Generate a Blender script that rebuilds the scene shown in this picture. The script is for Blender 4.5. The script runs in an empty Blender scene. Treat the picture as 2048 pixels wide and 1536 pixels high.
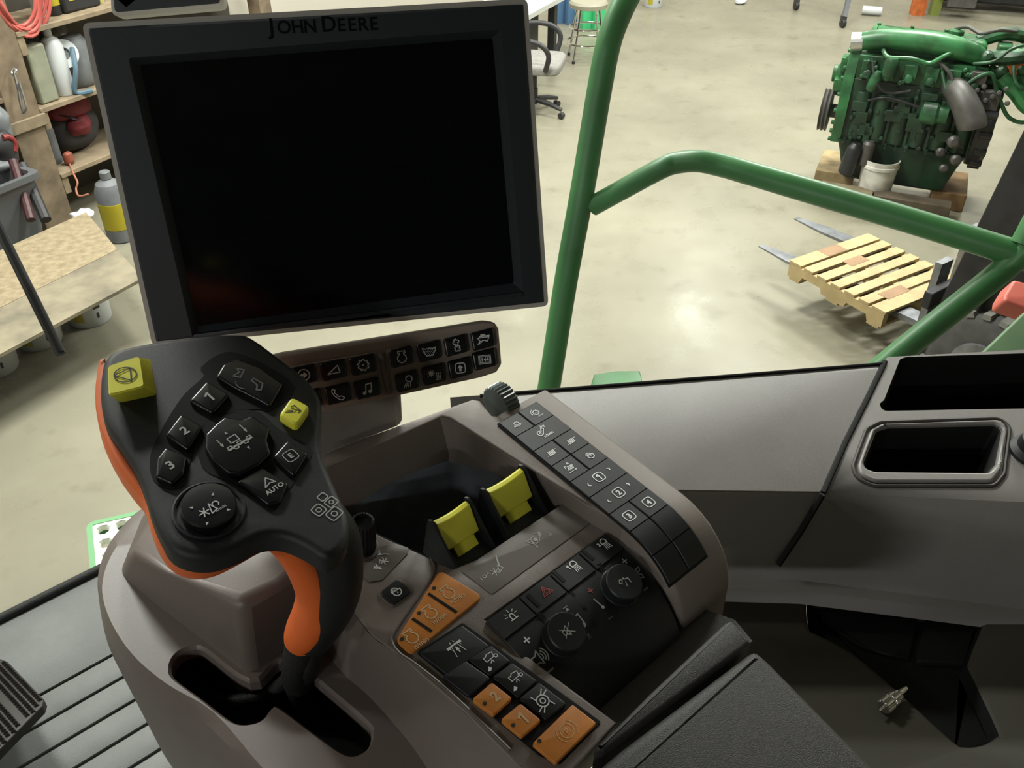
import bpy, bmesh, math, random
from mathutils import Vector as V, Matrix
from mathutils.geometry import tessellate_polygon, delaunay_2d_cdt
random.seed(4)
SC = bpy.context.scene
COL = SC.collection
PI = math.pi
H, TH, FP = 3.0, math.radians(36), 1770.0
SN, CS = math.sin(TH), math.cos(TH)
CAM = V((0, 0, H))


def ray(px, py):
    x, y = (px - 1024) / FP, (768 - py) / FP
    return V((x, CS + y * SN, -SN + y * CS))


def atd(px, py, d):
    return CAM + ray(px, py) * d


def atz(px, py, z):
    r = ray(px, py)
    return CAM + r * ((z - H) / r.z)


def aty(px, py, y):
    r = ray(px, py)
    return CAM + r * (y / r.y)


def lin(c):
    return c / 12.92 if c <= .04045 else ((c + .055) / 1.055) ** 2.4


def rgb(r, g, b):
    return (lin(r / 255), lin(g / 255), lin(b / 255), 1)


class Fr:
    """a working plane: u = reading direction, v = away, n = out of the surface"""
    def __init__(s, o, yaw, pitch, roll=0):
        a, b, r = (math.radians(k) for k in (yaw, pitch, roll))
        u = V((math.cos(a), math.sin(a), 0))
        v = V((-math.sin(a) * math.cos(b), math.cos(a) * math.cos(b), math.sin(b)))
        s.o = V(o)
        s.u = u * math.cos(r) + v * math.sin(r)
        s.v = v * math.cos(r) - u * math.sin(r)
        s.n = s.u.cross(s.v)

    def p(s, a, b, h=0):
        return s.o + s.u * a + s.v * b + s.n * h

    def hit(s, px, py, h=0):
        r = ray(px, py)
        t = (s.o + s.n * h - CAM).dot(s.n) / r.dot(s.n)
        q = CAM + r * t - s.o
        return (q.dot(s.u), q.dot(s.v))

    def hits(s, pts, h=0):
        return [s.hit(x, y, h) for x, y in pts]

    def w(s, px, py, h=0):
        a, b = s.hit(px, py, h)
        return s.p(a, b, h)


# ------------------------------------------------------------------ materials
MATS = {}


def mat(name, col, rough=.5, metal=0, bump=0, bscale=400, var=0, vscale=8, spec=.5, col2=None, coat=0, trans=0, vmin=.35, vmax=.65, detail=4):
    if name in MATS:
        return MATS[name]
    m = bpy.data.materials.new(name)
    m.use_nodes = True
    nt = m.node_tree
    b = nt.nodes['Principled BSDF']
    b.inputs['Base Color'].default_value = col
    b.inputs['Roughness'].default_value = rough
    b.inputs['Metallic'].default_value = metal
    b.inputs['Specular IOR Level'].default_value = spec
    b.inputs['Coat Weight'].default_value = coat
    b.inputs['Transmission Weight'].default_value = trans
    if var or col2 or bump:
        tc = nt.nodes.new('ShaderNodeTexCoord')
    if var or col2:
        n = nt.nodes.new('ShaderNodeTexNoise')
        n.inputs['Scale'].default_value = vscale
        n.inputs['Detail'].default_value = detail
        r = nt.nodes.new('ShaderNodeValToRGB')
        r.color_ramp.elements[0].position = vmin
        r.color_ramp.elements[1].position = vmax
        if col2:
            r.color_ramp.elements[0].color = col
            r.color_ramp.elements[1].color = col2
        else:
            r.color_ramp.elements[0].color = tuple(k * (1 - var) for k in col[:3]) + (1,)
            r.color_ramp.elements[1].color = tuple(min(1, k * (1 + var)) for k in col[:3]) + (1,)
        nt.links.new(tc.outputs['Object'], n.inputs['Vector'])
        nt.links.new(n.outputs['Fac'], r.inputs['Fac'])
        nt.links.new(r.outputs['Color'], b.inputs['Base Color'])
    if bump:
        n = nt.nodes.new('ShaderNodeTexNoise')
        n.inputs['Scale'].default_value = bscale
        n.inputs['Detail'].default_value = 2
        bp = nt.nodes.new('ShaderNodeBump')
        bp.inputs['Strength'].default_value = bump
        bp.inputs['Distance'].default_value = .001
        nt.links.new(tc.outputs['Object'], n.inputs['Vector'])
        nt.links.new(n.outputs['Fac'], bp.inputs['Height'])
        nt.links.new(bp.outputs['Normal'], b.inputs['Normal'])
    MATS[name] = m
    return m


# ------------------------------------------------------------------ mesh building
def catmull(pts, n=5, closed=True):
    out, N = [], len(pts)
    for i in range(N if closed else N - 1):
        g = (lambda k: pts[k % N]) if closed else (lambda k: pts[max(0, min(N - 1, k))])
        p0, p1, p2, p3 = g(i - 1), g(i), g(i + 1), g(i + 2)
        for k in range(n):
            t = k / n
            out.append(tuple(.5 * (2 * b + (c - a) * t + (2 * a - 5 * b + 4 * c - d) * t * t + (3 * b - a - 3 * c + d) * t ** 3)
                             for a, b, c, d in zip(p0, p1, p2, p3)))
    if not closed:
        out.append(tuple(pts[-1]))
    return out


def roundpoly(pts, r, seg=4):
    out, N = [], len(pts)
    for i in range(N):
        p, a, b = V(pts[i]), V(pts[i - 1]), V(pts[(i + 1) % N])
        da, db = a - p, b - p
        la, lb = da.length, db.length
        if la < 1e-9 or lb < 1e-9:
            continue
        da, db = da / la, db / lb
        ang = math.acos(max(-1, min(1, da.dot(db))))
        if ang > PI - .05:
            out.append(tuple(p)); continue
        t = min(r / math.tan(ang / 2), la * .48, lb * .48)
        q0, q1 = p + da * t, p + db * t
        for k in range(seg + 1):
            s = k / seg
            out.append(tuple(q0 * (1 - s) ** 2 + p * 2 * s * (1 - s) + q1 * s * s))
    return out


def area(p):
    return sum(p[i - 1][0] * p[i][1] - p[i][0] * p[i - 1][1] for i in range(len(p))) / 2


def ccw(p):
    p = [tuple(q) for q in p]
    return p if area(p) > 0 else p[::-1]


def inset(p, d):
    N, out = len(p), []
    for i in range(N):
        a, q, b = V(p[i - 1][:2]), V(p[i][:2]), V(p[(i + 1) % N][:2])
        e1, e2 = q - a, b - q
        if e1.length < 1e-9 or e2.length < 1e-9:
            out.append(tuple(q)); continue
        n1, n2 = V((-e1.y, e1.x)).normalized(), V((-e2.y, e2.x)).normalized()
        m = n1 + n2
        if m.length < 1e-6:
            out.append(tuple(q)); continue
        m.normalize()
        out.append(tuple(q + m * (d / max(.45, m.dot(n1)))))
    return out


def rect(w, h, cx=0, cy=0):
    return [(cx - w / 2, cy - h / 2), (cx + w / 2, cy - h / 2), (cx + w / 2, cy + h / 2), (cx - w / 2, cy + h / 2)]


class MB:
    def __init__(s):
        s.v, s.f, s.m = [], [], []

    def add(s, vs, fs, mi=0):
        b = len(s.v)
        s.v.extend(V(q) for q in vs)
        for f in fs:
            s.f.append([b + i for i in f]); s.m.append(mi)
        return s

    def poly(s, loops, place, mi=0):
        """filled 2D polygon, further loops are holes"""
        if len(loops) > 1:
            vs, es = [], []
            for l in loops:
                b = len(vs)
                vs += [V((q[0], q[1])) for q in l]
                es += [(b + i, b + (i + 1) % len(l)) for i in range(len(l))]
            r = delaunay_2d_cdt(vs, es, [], 1, 1e-7)
            co = r[0]

            def odd(p):
                c = False
                for l in loops:
                    for i in range(len(l)):
                        a, b = l[i - 1], l[i]
                        if (a[1] > p.y) != (b[1] > p.y) and p.x < (b[0] - a[0]) * (p.y - a[1]) / (b[1] - a[1]) + a[0]:
                            c = not c
                return c
            return s.add([place(q.x, q.y) for q in co], [list(f) for f in r[2] if odd(sum((co[i] for i in f), V((0, 0))) / len(f))], mi)
        tri = tessellate_polygon([[V((q[0], q[1], 0)) for q in l] for l in loops])
        flat = [q for l in loops for q in l]
        return s.add([place(q[0], q[1]) for q in flat], [list(t) for t in tri], mi)

    def loft(s, rings, closed=True, mi=0, cap0=False, cap1=False):
        n = len(rings[0])
        vs = [q for r in rings for q in r]
        fs = []
        for k in range(len(rings) - 1):
            for i in range(n if closed else n - 1):
                j = (i + 1) % n
                fs.append([k * n + i, k * n + j, (k + 1) * n + j, (k + 1) * n + i])
        if cap0:
            fs.append(list(range(n))[::-1])
        if cap1:
            fs.append([(len(rings) - 1) * n + i for i in range(n)])
        return s.add(vs, fs, mi)

    def slab(s, fr, pts, h0, h1, r=0, seg=3, mi=0, r0=0):
        p = ccw(pts)
        rings = []
        for k in range(seg + 1) if r0 else ():
            t = PI / 2 * k / seg
            ins = inset(p, r0 * (1 - math.sin(t)))
            rings.append([fr.p(a, b, h0 + r0 * (1 - math.cos(t))) for a, b in ins])
        if not r0:
            rings.append([fr.p(a, b, h0) for a, b in p])
        if r:
            for k in range(seg + 1):
                t = PI / 2 * k / seg
                ins = inset(p, r * (1 - math.cos(t)))
                rings.append([fr.p(a, b, h1 - r + r * math.sin(t)) for a, b in ins])
        else:
            rings.append([fr.p(a, b, h1) for a, b in p])
        return s.loft(rings, True, mi, True, True)

    def frame(s, fr, outer, hole, h0, h1, mi=0, hd=None):
        """slab with a hole through it (or sunk by hd)"""
        o, q = ccw(outer), ccw(hole)
        s.poly([o, q], lambda a, b: fr.p(a, b, h1), mi)
        s.loft([[fr.p(a, b, h0) for a, b in o], [fr.p(a, b, h1) for a, b in o]], True, mi)
        s.loft([[fr.p(a, b, h1) for a, b in q], [fr.p(a, b, h0) for a, b in q]], True, mi)
        s.poly([o, q], lambda a, b: fr.p(a, b, h0), mi)
        return s

    def box(s, c, size, M=None, mi=0):
        c = V(c); sx, sy, sz = (k / 2 for k in size)
        M = M or Matrix.Identity(3)
        vs = [c + M @ V((x, y, z)) for x in (-sx, sx) for y in (-sy, sy) for z in (-sz, sz)]
        return s.add(vs, [[0, 1, 3, 2], [4, 6, 7, 5], [0, 4, 5, 1], [2, 3, 7, 6], [0, 2, 6, 4], [1, 5, 7, 3]], mi)

    def tube(s, pts, r, n=12, closed=False, mi=0, smooth=0, flat=1.0, cap=True):
        if smooth:
            if isinstance(r, (list, tuple)):
                q = catmull([tuple(p) + (k,) for p, k in zip(pts, r)], smooth, closed)
                pts, r = [k[:3] for k in q], [k[3] for k in q]
            else:
                pts = catmull([tuple(p) for p in pts], smooth, closed)
        pts = [V(p) for p in pts]
        N = len(pts)
        rs = r if isinstance(r, (list, tuple)) else [r] * N
        rings, nrm = [], None
        for i, p in enumerate(pts):
            a = pts[i - 1] if (i or closed) else p
            b = pts[(i + 1) % N] if (i < N - 1 or closed) else p
            t = (b - a).normalized()
            if nrm is None:
                nrm = t.orthogonal().normalized() if abs(t.z) > .9 else V((0, 0, 1)) - t * t.z
            nrm = (nrm - t * nrm.dot(t)).normalized()
            w = t.cross(nrm)
            rings.append([p + (nrm * math.cos(2 * PI * k / n) * flat + w * math.sin(2 * PI * k / n)) * rs[i] for k in range(n)])
        if closed:
            rings.append(rings[0])
        return s.loft(rings, True, mi, cap and not closed, cap and not closed)

    def lathe(s, o, axis, prof, n=24, mi=0, rib=0, ribn=0):
        o, ax = V(o), V(axis).normalized()
        x = ax.orthogonal().normalized(); y = ax.cross(x)
        rings = []
        for r, z in prof:
            rings.append([o + ax * z + (x * math.cos(2 * PI * k / n) + y * math.sin(2 * PI * k / n)) * (r * (1 - (rib if (rib and k % 2) else 0))) for k in range(n)])
        return s.loft(rings, True, mi, prof[0][0] > 1e-6, prof[-1][0] > 1e-6)

    def build(s, name, mats, parent=None, angle=35, bevel=0, bseg=2, local=False, subsurf=0):
        me = bpy.data.meshes.new(name)
        vs = s.v
        if parent is not None and not local:
            inv = WM[parent].inverted()
            vs = [inv @ q for q in vs]
        me.from_pydata([tuple(q) for q in vs], [], s.f)
        mats = mats if isinstance(mats, (list, tuple)) else [mats]
        for m in mats:
            me.materials.append(m)
        me.polygons.foreach_set('material_index', s.m)
        bm = bmesh.new(); bm.from_mesh(me)
        bmesh.ops.remove_doubles(bm, verts=bm.verts, dist=1e-6)
        bmesh.ops.recalc_face_normals(bm, faces=bm.faces)
        bm.to_mesh(me); bm.free()
        me.polygons.foreach_set('use_smooth', [True] * len(me.polygons))
        me.set_sharp_from_angle(angle=math.radians(angle))
        o = bpy.data.objects.new(name, me)
        COL.objects.link(o)
        WM[o] = Matrix.Identity(4)
        if parent is not None:
            o.parent = parent
            WM[o] = WM[parent].copy()
        if subsurf:
            md = o.modifiers.new('s', 'SUBSURF'); md.levels = md.render_levels = subsurf
        if bevel:
            md = o.modifiers.new('b', 'BEVEL'); md.width = bevel; md.segments = bseg
            md.limit_method = 'ANGLE'; md.angle_limit = math.radians(40)
        return o


WM = {}


def thing(name, label, cat, loc=(0, 0, 0), rz=0, group=None, M=None):
    o = bpy.data.objects.new(name, None)
    COL.objects.link(o)
    o.empty_display_size = .05
    o.location = loc
    o.rotation_euler = (0, 0, rz)
    WM[o] = Matrix.Translation(V(loc)) @ Matrix.Rotation(rz, 4, 'Z')
    o['label'] = label; o['category'] = cat
    if group:
        o['group'] = group
    return o


def tag(o, label, cat, group=None):
    o['label'] = label; o['category'] = cat
    if group:
        o['group'] = group
    return o


def struct(o):
    o['kind'] = 'structure'
    return o


def dup(root, loc, rz, label):
    r = root.copy(); COL.objects.link(r)
    r.location = loc; r.rotation_euler = (0, 0, rz); r['label'] = label
    for ch in list(root.children):
        k = ch.copy(); COL.objects.link(k); k.parent = r
        for g in list(ch.children):
            d = g.copy(); COL.objects.link(d); d.parent = k
    return r


# ------------------------------------------------------------------ symbols and lettering
_TXT = {}


def textgeo(t, bold=0):
    k0 = t
    t = (t, round(bold, 3))
    if t not in _TXT:
        cu = bpy.data.curves.new('lettering', 'FONT')
        cu.body = k0; cu.offset = bold; cu.align_x = 'CENTER'; cu.size = 1; cu.resolution_u = 3
        o = bpy.data.objects.new('lettering', cu)
        COL.objects.link(o)
        dg = bpy.context.evaluated_depsgraph_get()
        me = bpy.data.meshes.new_from_object(o.evaluated_get(dg))
        vs = [(v.co.x, v.co.y - .34) for v in me.vertices]
        fs = [list(p.vertices) for p in me.polygons]
        bpy.data.objects.remove(o); bpy.data.curves.remove(cu); bpy.data.meshes.remove(me)
        _TXT[t] = (vs, fs)
    return _TXT[t]


def circ(cx, cy, r, n=20, a0=0, a1=360):
    return [(cx + r * math.cos(math.radians(a0 + (a1 - a0) * k / n)), cy + r * math.sin(math.radians(a0 + (a1 - a0) * k / n))) for k in range(n + 1)]


def symgeo(mb, items, place0, mi=0):
    # strokes that cross lie a few micrometres apart so that they do not share one plane
    p0 = place0(0, 0)
    nn = (place0(.01, 0) - p0).cross(place0(0, .01) - p0).normalized()
    lift = [0]

    def place(x, y):
        return place0(x, y) + nn * (lift[0] % 16) * 5e-6
    for it in items:
        lift[0] += 1
        k = it[0]
        if k == 't':
            _, t, cx, cy, sz = it[:5]
            vs, fs = textgeo(t, min(.035, it[5] / sz) if len(it) > 5 else 0)
            mb.add([place(cx + x * sz, cy + y * sz) for x, y in vs], fs, mi)
        elif k == 'f':
            mb.poly([it[1]], place, mi)
        elif k == 'l':
            pts, w = it[1], (it[2] if len(it) > 2 else .13) / 2
            for a, b in zip(pts, pts[1:]):
                d = V((b[0] - a[0], b[1] - a[1]))
                if d.length < 1e-6:
                    continue
                lift[0] += 1
                d.normalize(); q = V((-d.y, d.x)) * w; e = d * w * .6
                a, b = V(a) - e, V(b) + e
                mb.add([place(*(a + q)), place(*(a - q)), place(*(b - q)), place(*(b + q))], [[0, 1, 2, 3]], mi)


def symbol(parent, items, fr, ca, cb, h, size, mtl, rot=0, name='symbol', sx=1):
    mb = MB()
    cr, sr = math.cos(math.radians(rot)), math.sin(math.radians(rot))
    symgeo(mb, items, lambda x, y: fr.p(ca + (x * sx * cr - y * sr) * size / 2, cb + (x * sx * sr + y * cr) * size / 2, h))
    return mb.build(name, mtl, parent)


def arrowh(x, y, ang, s=.2):
    a = math.radians(ang)
    return ('f', [(x + s * math.cos(a + k), y + s * math.sin(a + k)) for k in (0, 2.4, -2.4)])


def gearpts(cx, cy, r, n=9):
    o = []
    for i in range(n):
        for f, k in ((0, 1), (.35, 1), (.5, .78), (.85, .78)):
            a = 2 * PI * (i + f) / n
            o.append((cx + r * k * math.cos(a), cy + r * k * math.sin(a)))
    return o + o[:1]


def star(cx, cy, r, n=3, w=.12):
    return [('l', [(cx - r * math.cos(PI * k / n), cy - r * math.sin(PI * k / n)), (cx + r * math.cos(PI * k / n), cy + r * math.sin(PI * k / n))], w) for k in range(n)]


def arrow(x0, y0, x1, y1, w=.1, s=.22):
    return [('l', [(x0, y0), (x1, y1)], w), arrowh(x1, y1, math.degrees(math.atan2(y1 - y0, x1 - x0)), s)]


def rrect(x, y, w, h, r=.2):
    p = roundpoly(rect(w, h, x, y), r)
    return p + p[:1]


def engine_outline(cx=0, cy=0, k=1):
    p = circ(cx, cy - .1 * k, .5 * k, 18, 120, 420)
    return [(cx - .25 * k, cy + .33 * k), (cx - .25 * k, cy + .5 * k), (cx - .4 * k, cy + .5 * k), (cx - .4 * k, cy + .72 * k), (cx + .4 * k, cy + .72 * k), (cx + .4 * k, cy + .5 * k), (cx + .25 * k, cy + .5 * k), (cx + .25 * k, cy + .33 * k)][::-1] + p[0:] + [(cx + .25 * k, cy + .33 * k)]


SY = {
    'engine': [('l', engine_outline(0, -.05, 1.15), .14)],
    'enginespeed': [('l', engine_outline(-.1, .25, .85), .1), ('t', 'n/min', .12, -.55, .55, .01)],
    'grain': [('l', [(-.85, .5), (-.8, .1), (-.4, -.55), (.4, -.55), (.8, .1), (.85, .5), (.5, .35), (0, .45), (-.5, .35), (-.85, .5)], .12)] + [('f', circ(x * .28 + (.14 if y % 2 else 0), y * .2, .07, 6)[:-1]) for x in range(-2, 3) for y in range(-2, 2) if abs(x * .28) + (abs(y) * .1) < .62],
    'fan': [('l', circ(.2 * math.cos(a) , .45 + .2 * math.sin(a), .22, 6, math.degrees(a) - 40, math.degrees(a) + 120), .11) for a in (.3, 1.87, 3.44, 5.0)] + [('l', circ(.12 + .2 * math.cos(a), -.4 + .2 * math.sin(a), .22, 6, math.degrees(a) - 40, math.degrees(a) + 120), .11) for a in (.8, 2.37, 3.94, 5.5)],
    'combine': [('l', [(-.75, .25), (.8, .3), (.6, -.15), (.45, -.3), (.25, -.12), (-.15, -.12), (-.3, -.35), (-.5, -.1), (-.75, .25)], .11), ('l', [(-.5, .42), (.85, .48)], .14), ('l', [(-.3, .62), (.25, .62)], .16), ('f', [(-.9, -.62), (-.45, -.12), (-.45, -.55)])],
    'lamp': [('l', circ(.25, .35, .42, 14, -60, 200) + [(.02, .0), (.45, -.05)], .13)] + [('l', [(-.15 + .2 * k, -.15), (-.55 + .3 * k, -.85 + .06 * k)], .1) for k in range(4)],
    'lamp1': [('l', circ(.25, .35, .4, 14, -20, 200) + [(-.13, .1), (.63, .1), (.63, .22)], .13)] + [('l', [(-.02 + .18 * k, -.05), (-.15 + .26 * k, -.75)], .1) for k in range(4)] + [('l', [(-.72, .45), (-.5, .62), (-.5, .08)], .11)],
    'lamp2': [('l', circ(.25, .35, .4, 14, -20, 200) + [(-.13, .1), (.63, .1), (.63, .22)], .13)] + [('l', [(-.02 + .18 * k, -.05), (-.15 + .26 * k, -.75)], .1) for k in range(4)] + [('t', '2', -.55, .35, .7, .02)],
    'climate': [('l', circ(-.42, .2, .24), .1)] + star(-.42, .2, .5, 4, .07) + [('l', [(.3 + .22 * k, -.55), (.38 + .22 * k, -.3), (.28 + .22 * k, -.05), (.36 + .22 * k, .2)], .1) for k in range(3)] + [('l', [(.15, -.72), (.9, -.72)], .1)],
    'boxarrow': [('l', rrect(0, 0, 1.3, 1.3, .35), .12), ('f', [(-.38, 0), (0, .45), (.38, 0), (.15, 0), (.15, -.42), (-.15, -.42), (-.15, 0)])],
    'counter': [('l', rrect(0, 0, 1.6, 1.1, .03), .1), ('l', rrect(0, 0, 1.3, .8, .03), .08), ('t', '144', 0, 0, .72, .03)],
    'circarrow': [('l', circ(0, 0, .72), .13), ('f', [(.45, 0), (0, .42), (0, .16), (-.4, .16), (-.4, -.16), (0, -.16), (0, -.42)])],
    'triangle': [('l', [(-.8, -.5), (.55, .55), (.75, -.35), (-.8, -.5)], .14)],
    'gear': [('l', gearpts(0, 0, .75, 9), .12), ('f', circ(0, 0, .12, 8)[:-1])],
    'phone': [('l', [(-.7, .7), (-.35, .55), (-.45, .2), (.05, -.35), (.4, -.3), (.75, -.55), (.5, -.8), (.1, -.75), (-.5, -.2), (-.8, .35), (-.7, .7)], .12)],
    'music': [('l', [(-.3, -.5), (-.2, .55), (.5, .7), (.45, -.35)], .14), ('f', circ(-.48, -.55, .24, 10)[:-1]), ('f', circ(.26, -.4, .24, 10)[:-1])],
    'n1': [('l', [(-.38, .28), (.06, .62), (.06, -.62)], .24)], 'n2': [('t', '2', 0, 0, 1.5, .04)], 'n3': [('t', '3', 0, 0, 1.5, .04)],
    'E': [('l', rrect(0, 0, 1.4, 1.4, .4), .1), ('t', 'E', 0, 0, .95, .05)],
    'AUTO': [('l', [(-.5, 0), (.1, .8), (.5, .0), (.05, .18), (-.5, 0)], .1), ('t', 'AUTO', 0, -.5, .6, .02)],
    'stop': [('l', circ(0, 0, .8, 28), .1), ('l', [(-.68, .4), (.68, .4), (0, -.78), (-.68, .4)], .1)],
    'lift': [('l', [(-.7, .5), (-.35, .05), (-.15, .1), (-.4, .5)], .1), ('l', [(.15, .5), (.5, .4), (.3, -.55), (-.05, -.5)], .1), ('l', [(.05, .4), (.2, -.4)], .1), ('l', [(-.3, -.1), (-.05, -.25)], .07)],
    'spout': [('l', [(-.8, .5), (-.45, .55), (-.4, .0), (-.75, -.05), (-.6, .3), (-.8, .5)], .08), ('l', [(.2, .2), (.75, .05), (.85, -.4), (.65, -.45), (.55, -.15), (.2, 0), (.2, .2)], .08), ('l', circ(-.05, -.2, .45, 8, 200, 290), .05)],
    'header': [('l', rrect(-.1, .28, .5, .4, .05), .07), ('l', [(-.75, -.2), (.7, -.2)], .1)] + [('l', rrect(-.6 + .3 * k, -.15 - (.12 if k % 2 else 0), .22, .22, .02), .06) for k in range(5)] + arrow(-.8, .75, -.8, .25, .06, .14) + arrow(.75, .85, .75, .35, .06, .14) + [arrowh(-.15, .85, 90, .12), arrowh(.15, -.7, -90, .12)],
    'reel': star(-.45, 0, .35, 3, .09) + [('l', [(-.1, -.4), (.15, .4), (.35, -.3), (-.1, -.4)], .08), ('l', circ(.5, .1, .22, 8, -60, 200), .08), ('t', 'n/min', .55, -.4, .35)] + [arrowh(x * .85, y * .85, math.degrees(math.atan2(y, x)), .14) for x, y in ((1, 1), (-1, 1), (1, -1), (-1, -1))],
    'decal4': [('l', rrect(-.45, .1, .6, .6, .15), .06), ('l', rrect(-.45, .1, .25, .25, .1), .05), ('l', rrect(.3, .5, .45, .4, .1), .06), ('l', rrect(.35, -.05, .6, .5, .1), .06), ('l', circ(.35, -.05, .12, 8), .05), ('l', rrect(-.1, -.65, .75, .6, .15), .06), ('l', circ(-.1, -.65, .16, 8), .05)],
    'lock': [('l', circ(.12, -.1, .48, 16, 180, 360) + [(.6, .12), (-.36, .12), (-.36, -.1)], .13), ('l', circ(-.05, .15, .38, 12, 0, 180), .13), ('l', circ(-.05, .15, .18, 8, 0, 180), .08), ('l', [(.12, -.1), (.12, -.3)], .1)],
    'slash': [('l', [(-.55 + .24 * k, -.4), (-.4 + .24 * k, .4)], .15) for k in range(5)] + [('l', [(-.95, -.3), (-.75, -.3)], .08), ('l', [(.78, .32), (.98, .32)], .08)],
    'sieve': [('l', [(-.6, .2), (-.5, .6), (-.3, .4)], .09), ('l', [(.1, .7), (.25, .9), (.35, .6)], .09)] + [('l', [(-.3 + .17 * k, -.3), (-.15 + .17 * k, .35)], .09) for k in range(5)] + [('l', [(-.5, -.3), (-.1, .4), (.6, .2)], .07)] + arrow(-.1, -.6, -.55, -.6, .07, .16) + arrow(-.1, -.6, .5, -.6, .07, .16),
    'gearstar': [('l', gearpts(.1, .1, .5, 8), .1)] + star(-.65, -.3, .2, 3, .07) + [('l', circ(.1, .1, .72, 10, 200, 330), .09)],
    'gearmin': [('l', gearpts(.1, .15, .55, 8), .1), ('f', circ(.1, .15, .1, 6)[:-1]), ('l', circ(.1, .15, .85, 8, 100, 190), .09), arrowh(-.75, .05, 250, .2), ('t', 'n/min', .3, -.75, .45)],
    'fanmin': [('l', circ(-.35, .15, .38, 14, 30, 340), .1), ('l', circ(-.35, .15, .12, 8), .08), ('l', [(0, .35), (.25, .75), (.55, .55), (.0, -.0)], .1)] + [('l', [(.35 + .15 * k, .85 - .06 * k), (.5 + .15 * k, 1.15 - .06 * k)], .08) for k in range(4)] + [('t', 'n/min', .35, -.55, .65, .012)],
    'key1': [('l', rrect(0, 0, 1.1, 1.1, .35), .1), ('l', [(-.18, .16), (.05, .34), (.05, -.34)], .14)],
    'key2': [('l', rrect(0, 0, 1.1, 1.1, .35), .1), ('t', '2', 0, 0, .85, .03)],
    'key3': [('l', rrect(0, 0, 1.1, 1.1, .35), .1), ('t', '3', 0, 0, .85, .03)],
    'key4': [('l', rrect(0, 0, 1.1, 1.1, .35), .1), ('t', '4', 0, 0, .85, .03)],
    'arcs': [('l', [(-.1, .35), (.25, .25), (.25, -.2)], .2)],
    'beacon': [('l', [(-.45, -.45), (.5, -.45)], .12), ('l', [(-.25, -.4), (-.25, .1), (-.12, .3), (.12, .3), (.25, .1), (.25, -.4)], .12)] + [('l', [(.5 * math.cos(a), .1 + .5 * math.sin(a)), (.85 * math.cos(a), .1 + .85 * math.sin(a))], .08) for a in (.1, .75, 1.57, 2.4, 3.04)],
    'hazard': [('l', [(-.7, -.5), (.7, -.5), (0, .7), (-.7, -.5)], .12), ('l', [(-.38, -.3), (.38, -.3), (0, .32), (-.38, -.3)], .09)],
    'plus': [('l', [(-.5, 0), (.5, 0)], .26), ('l', [(0, -.5), (0, .5)], .26)],
    'minus': [('l', [(-.5, 0), (.5, 0)], .28)],
    'speaker': [('l', [(-.8, -.3), (-.4, -.3), (-.05, -.6), (-.05, .6), (-.4, .3), (-.8, .3), (-.8, -.3)], .11)] + [('l', circ(-.1, 0, .3 + .22 * k, 10, -50, 50), .1) for k in range(3)],
    'mute': [('l', [(-.6, -.25), (-.3, -.25), (.15, -.6), (.15, .6), (-.3, .25), (-.6, .25), (-.6, -.25)], .1), ('l', [(-.75, -.6), (.75, .6)], .1), ('l', [(-.75, .6), (.75, -.6)], .1)],
    'next': [('f', [(-.3, -.35), (.3, 0), (-.3, .35)]), ('l', [(.38, -.4), (.38, .4)], .12)],
    'prev': [('f', [(.3, -.35), (-.3, 0), (.3, .35)]), ('l', [(-.38, -.4), (-.38, .4)], .12)],
    'therm': [('l', [(0, .7), (0, -.4)], .14), ('f', circ(0, -.55, .2, 8)[:-1])],
    'blower': [('l', [(.08 * math.cos(a), .08 * math.sin(a)), (.5 * math.cos(a - .4), .5 * math.sin(a - .4)), (.75 * math.cos(a), .75 * math.sin(a)), (.5 * math.cos(a + .4), .5 * math.sin(a + .4)), (.08 * math.cos(a), .08 * math.sin(a))], .1) for a in (.5, 2.07, 3.64, 5.2)],
    'vent': [('l', [(-.8, .2), (-.5, .5), (-.2, .3), (-.6, -.1), (-.8, .2)], .09), ('f', circ(.05, .35, .12, 8)[:-1]), ('l', [(.15, .2), (.6, .1), (.55, -.5)], .12), ('l', [(0, -.1), (-.2, -.6)], .09)],
    'road': [('f', [(-.75, .35), (.75, .35), (.75, .1), (.55, .1), (.55, -.12), (.45, .2), (-.45, .2), (-.45, -.12), (-.55, .1), (-.75, .1)]), ('l', [(-.3, .2), (-.5, -.8)], .06), ('l', [(.3, .2), (.5, -.8)], .06), ('l', [(-.2, .5), (-.15, .65)], .07), ('l', [(.2, .5), (.15, .65)], .07)] + arrow(0, -.6, 0, -.15, .1, .26),
    'hdr': [('l', [(-.35, .0), (.5, .05), (.65, .5), (.1, .6), (-.1, .45), (-.35, .45), (-.35, .0)], .08), ('l', circ(.7, .0, .16, 8), .08), ('l', [(-.1, -.3), (.15, -.1), (.2, -.35)], .08), ('f', [(-.85, -.75), (-.5, -.4), (-.35, -.7), (-.6, -.85)])],
    'axle': [('l', circ(0, 0, .5, 20), .1), ('l', circ(0, 0, .22, 10), .09), ('l', [(-.4, -.35), (-.85, -.5)], .09), ('l', [(-.25, -.5), (-.6, -.8)], .09), ('l', [(.4, .35), (.85, .5)], .09), ('l', [(.25, .5), (.6, .8)], .09), ('l', [(-.4, .3), (-.55, .8)], .09), ('l', [(.4, -.3), (.55, -.8)], .09)],
    'park': [('l', circ(0, 0, .5), .05), ('l', circ(0, 0, .78, 10, 130, 230), .05), ('l', circ(0, 0, .78, 10, -50, 50), .05), ('t', 'P', 0, 0, .6)],
    'thresh': star(-.45, -.25, .4, 3, .08) + [('l', [(-.2, -.6), (.2, .0), (.35, -.5), (-.2, -.6)], .08), ('l', [(.3, -.1), (.95, .75)], .14)],
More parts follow.
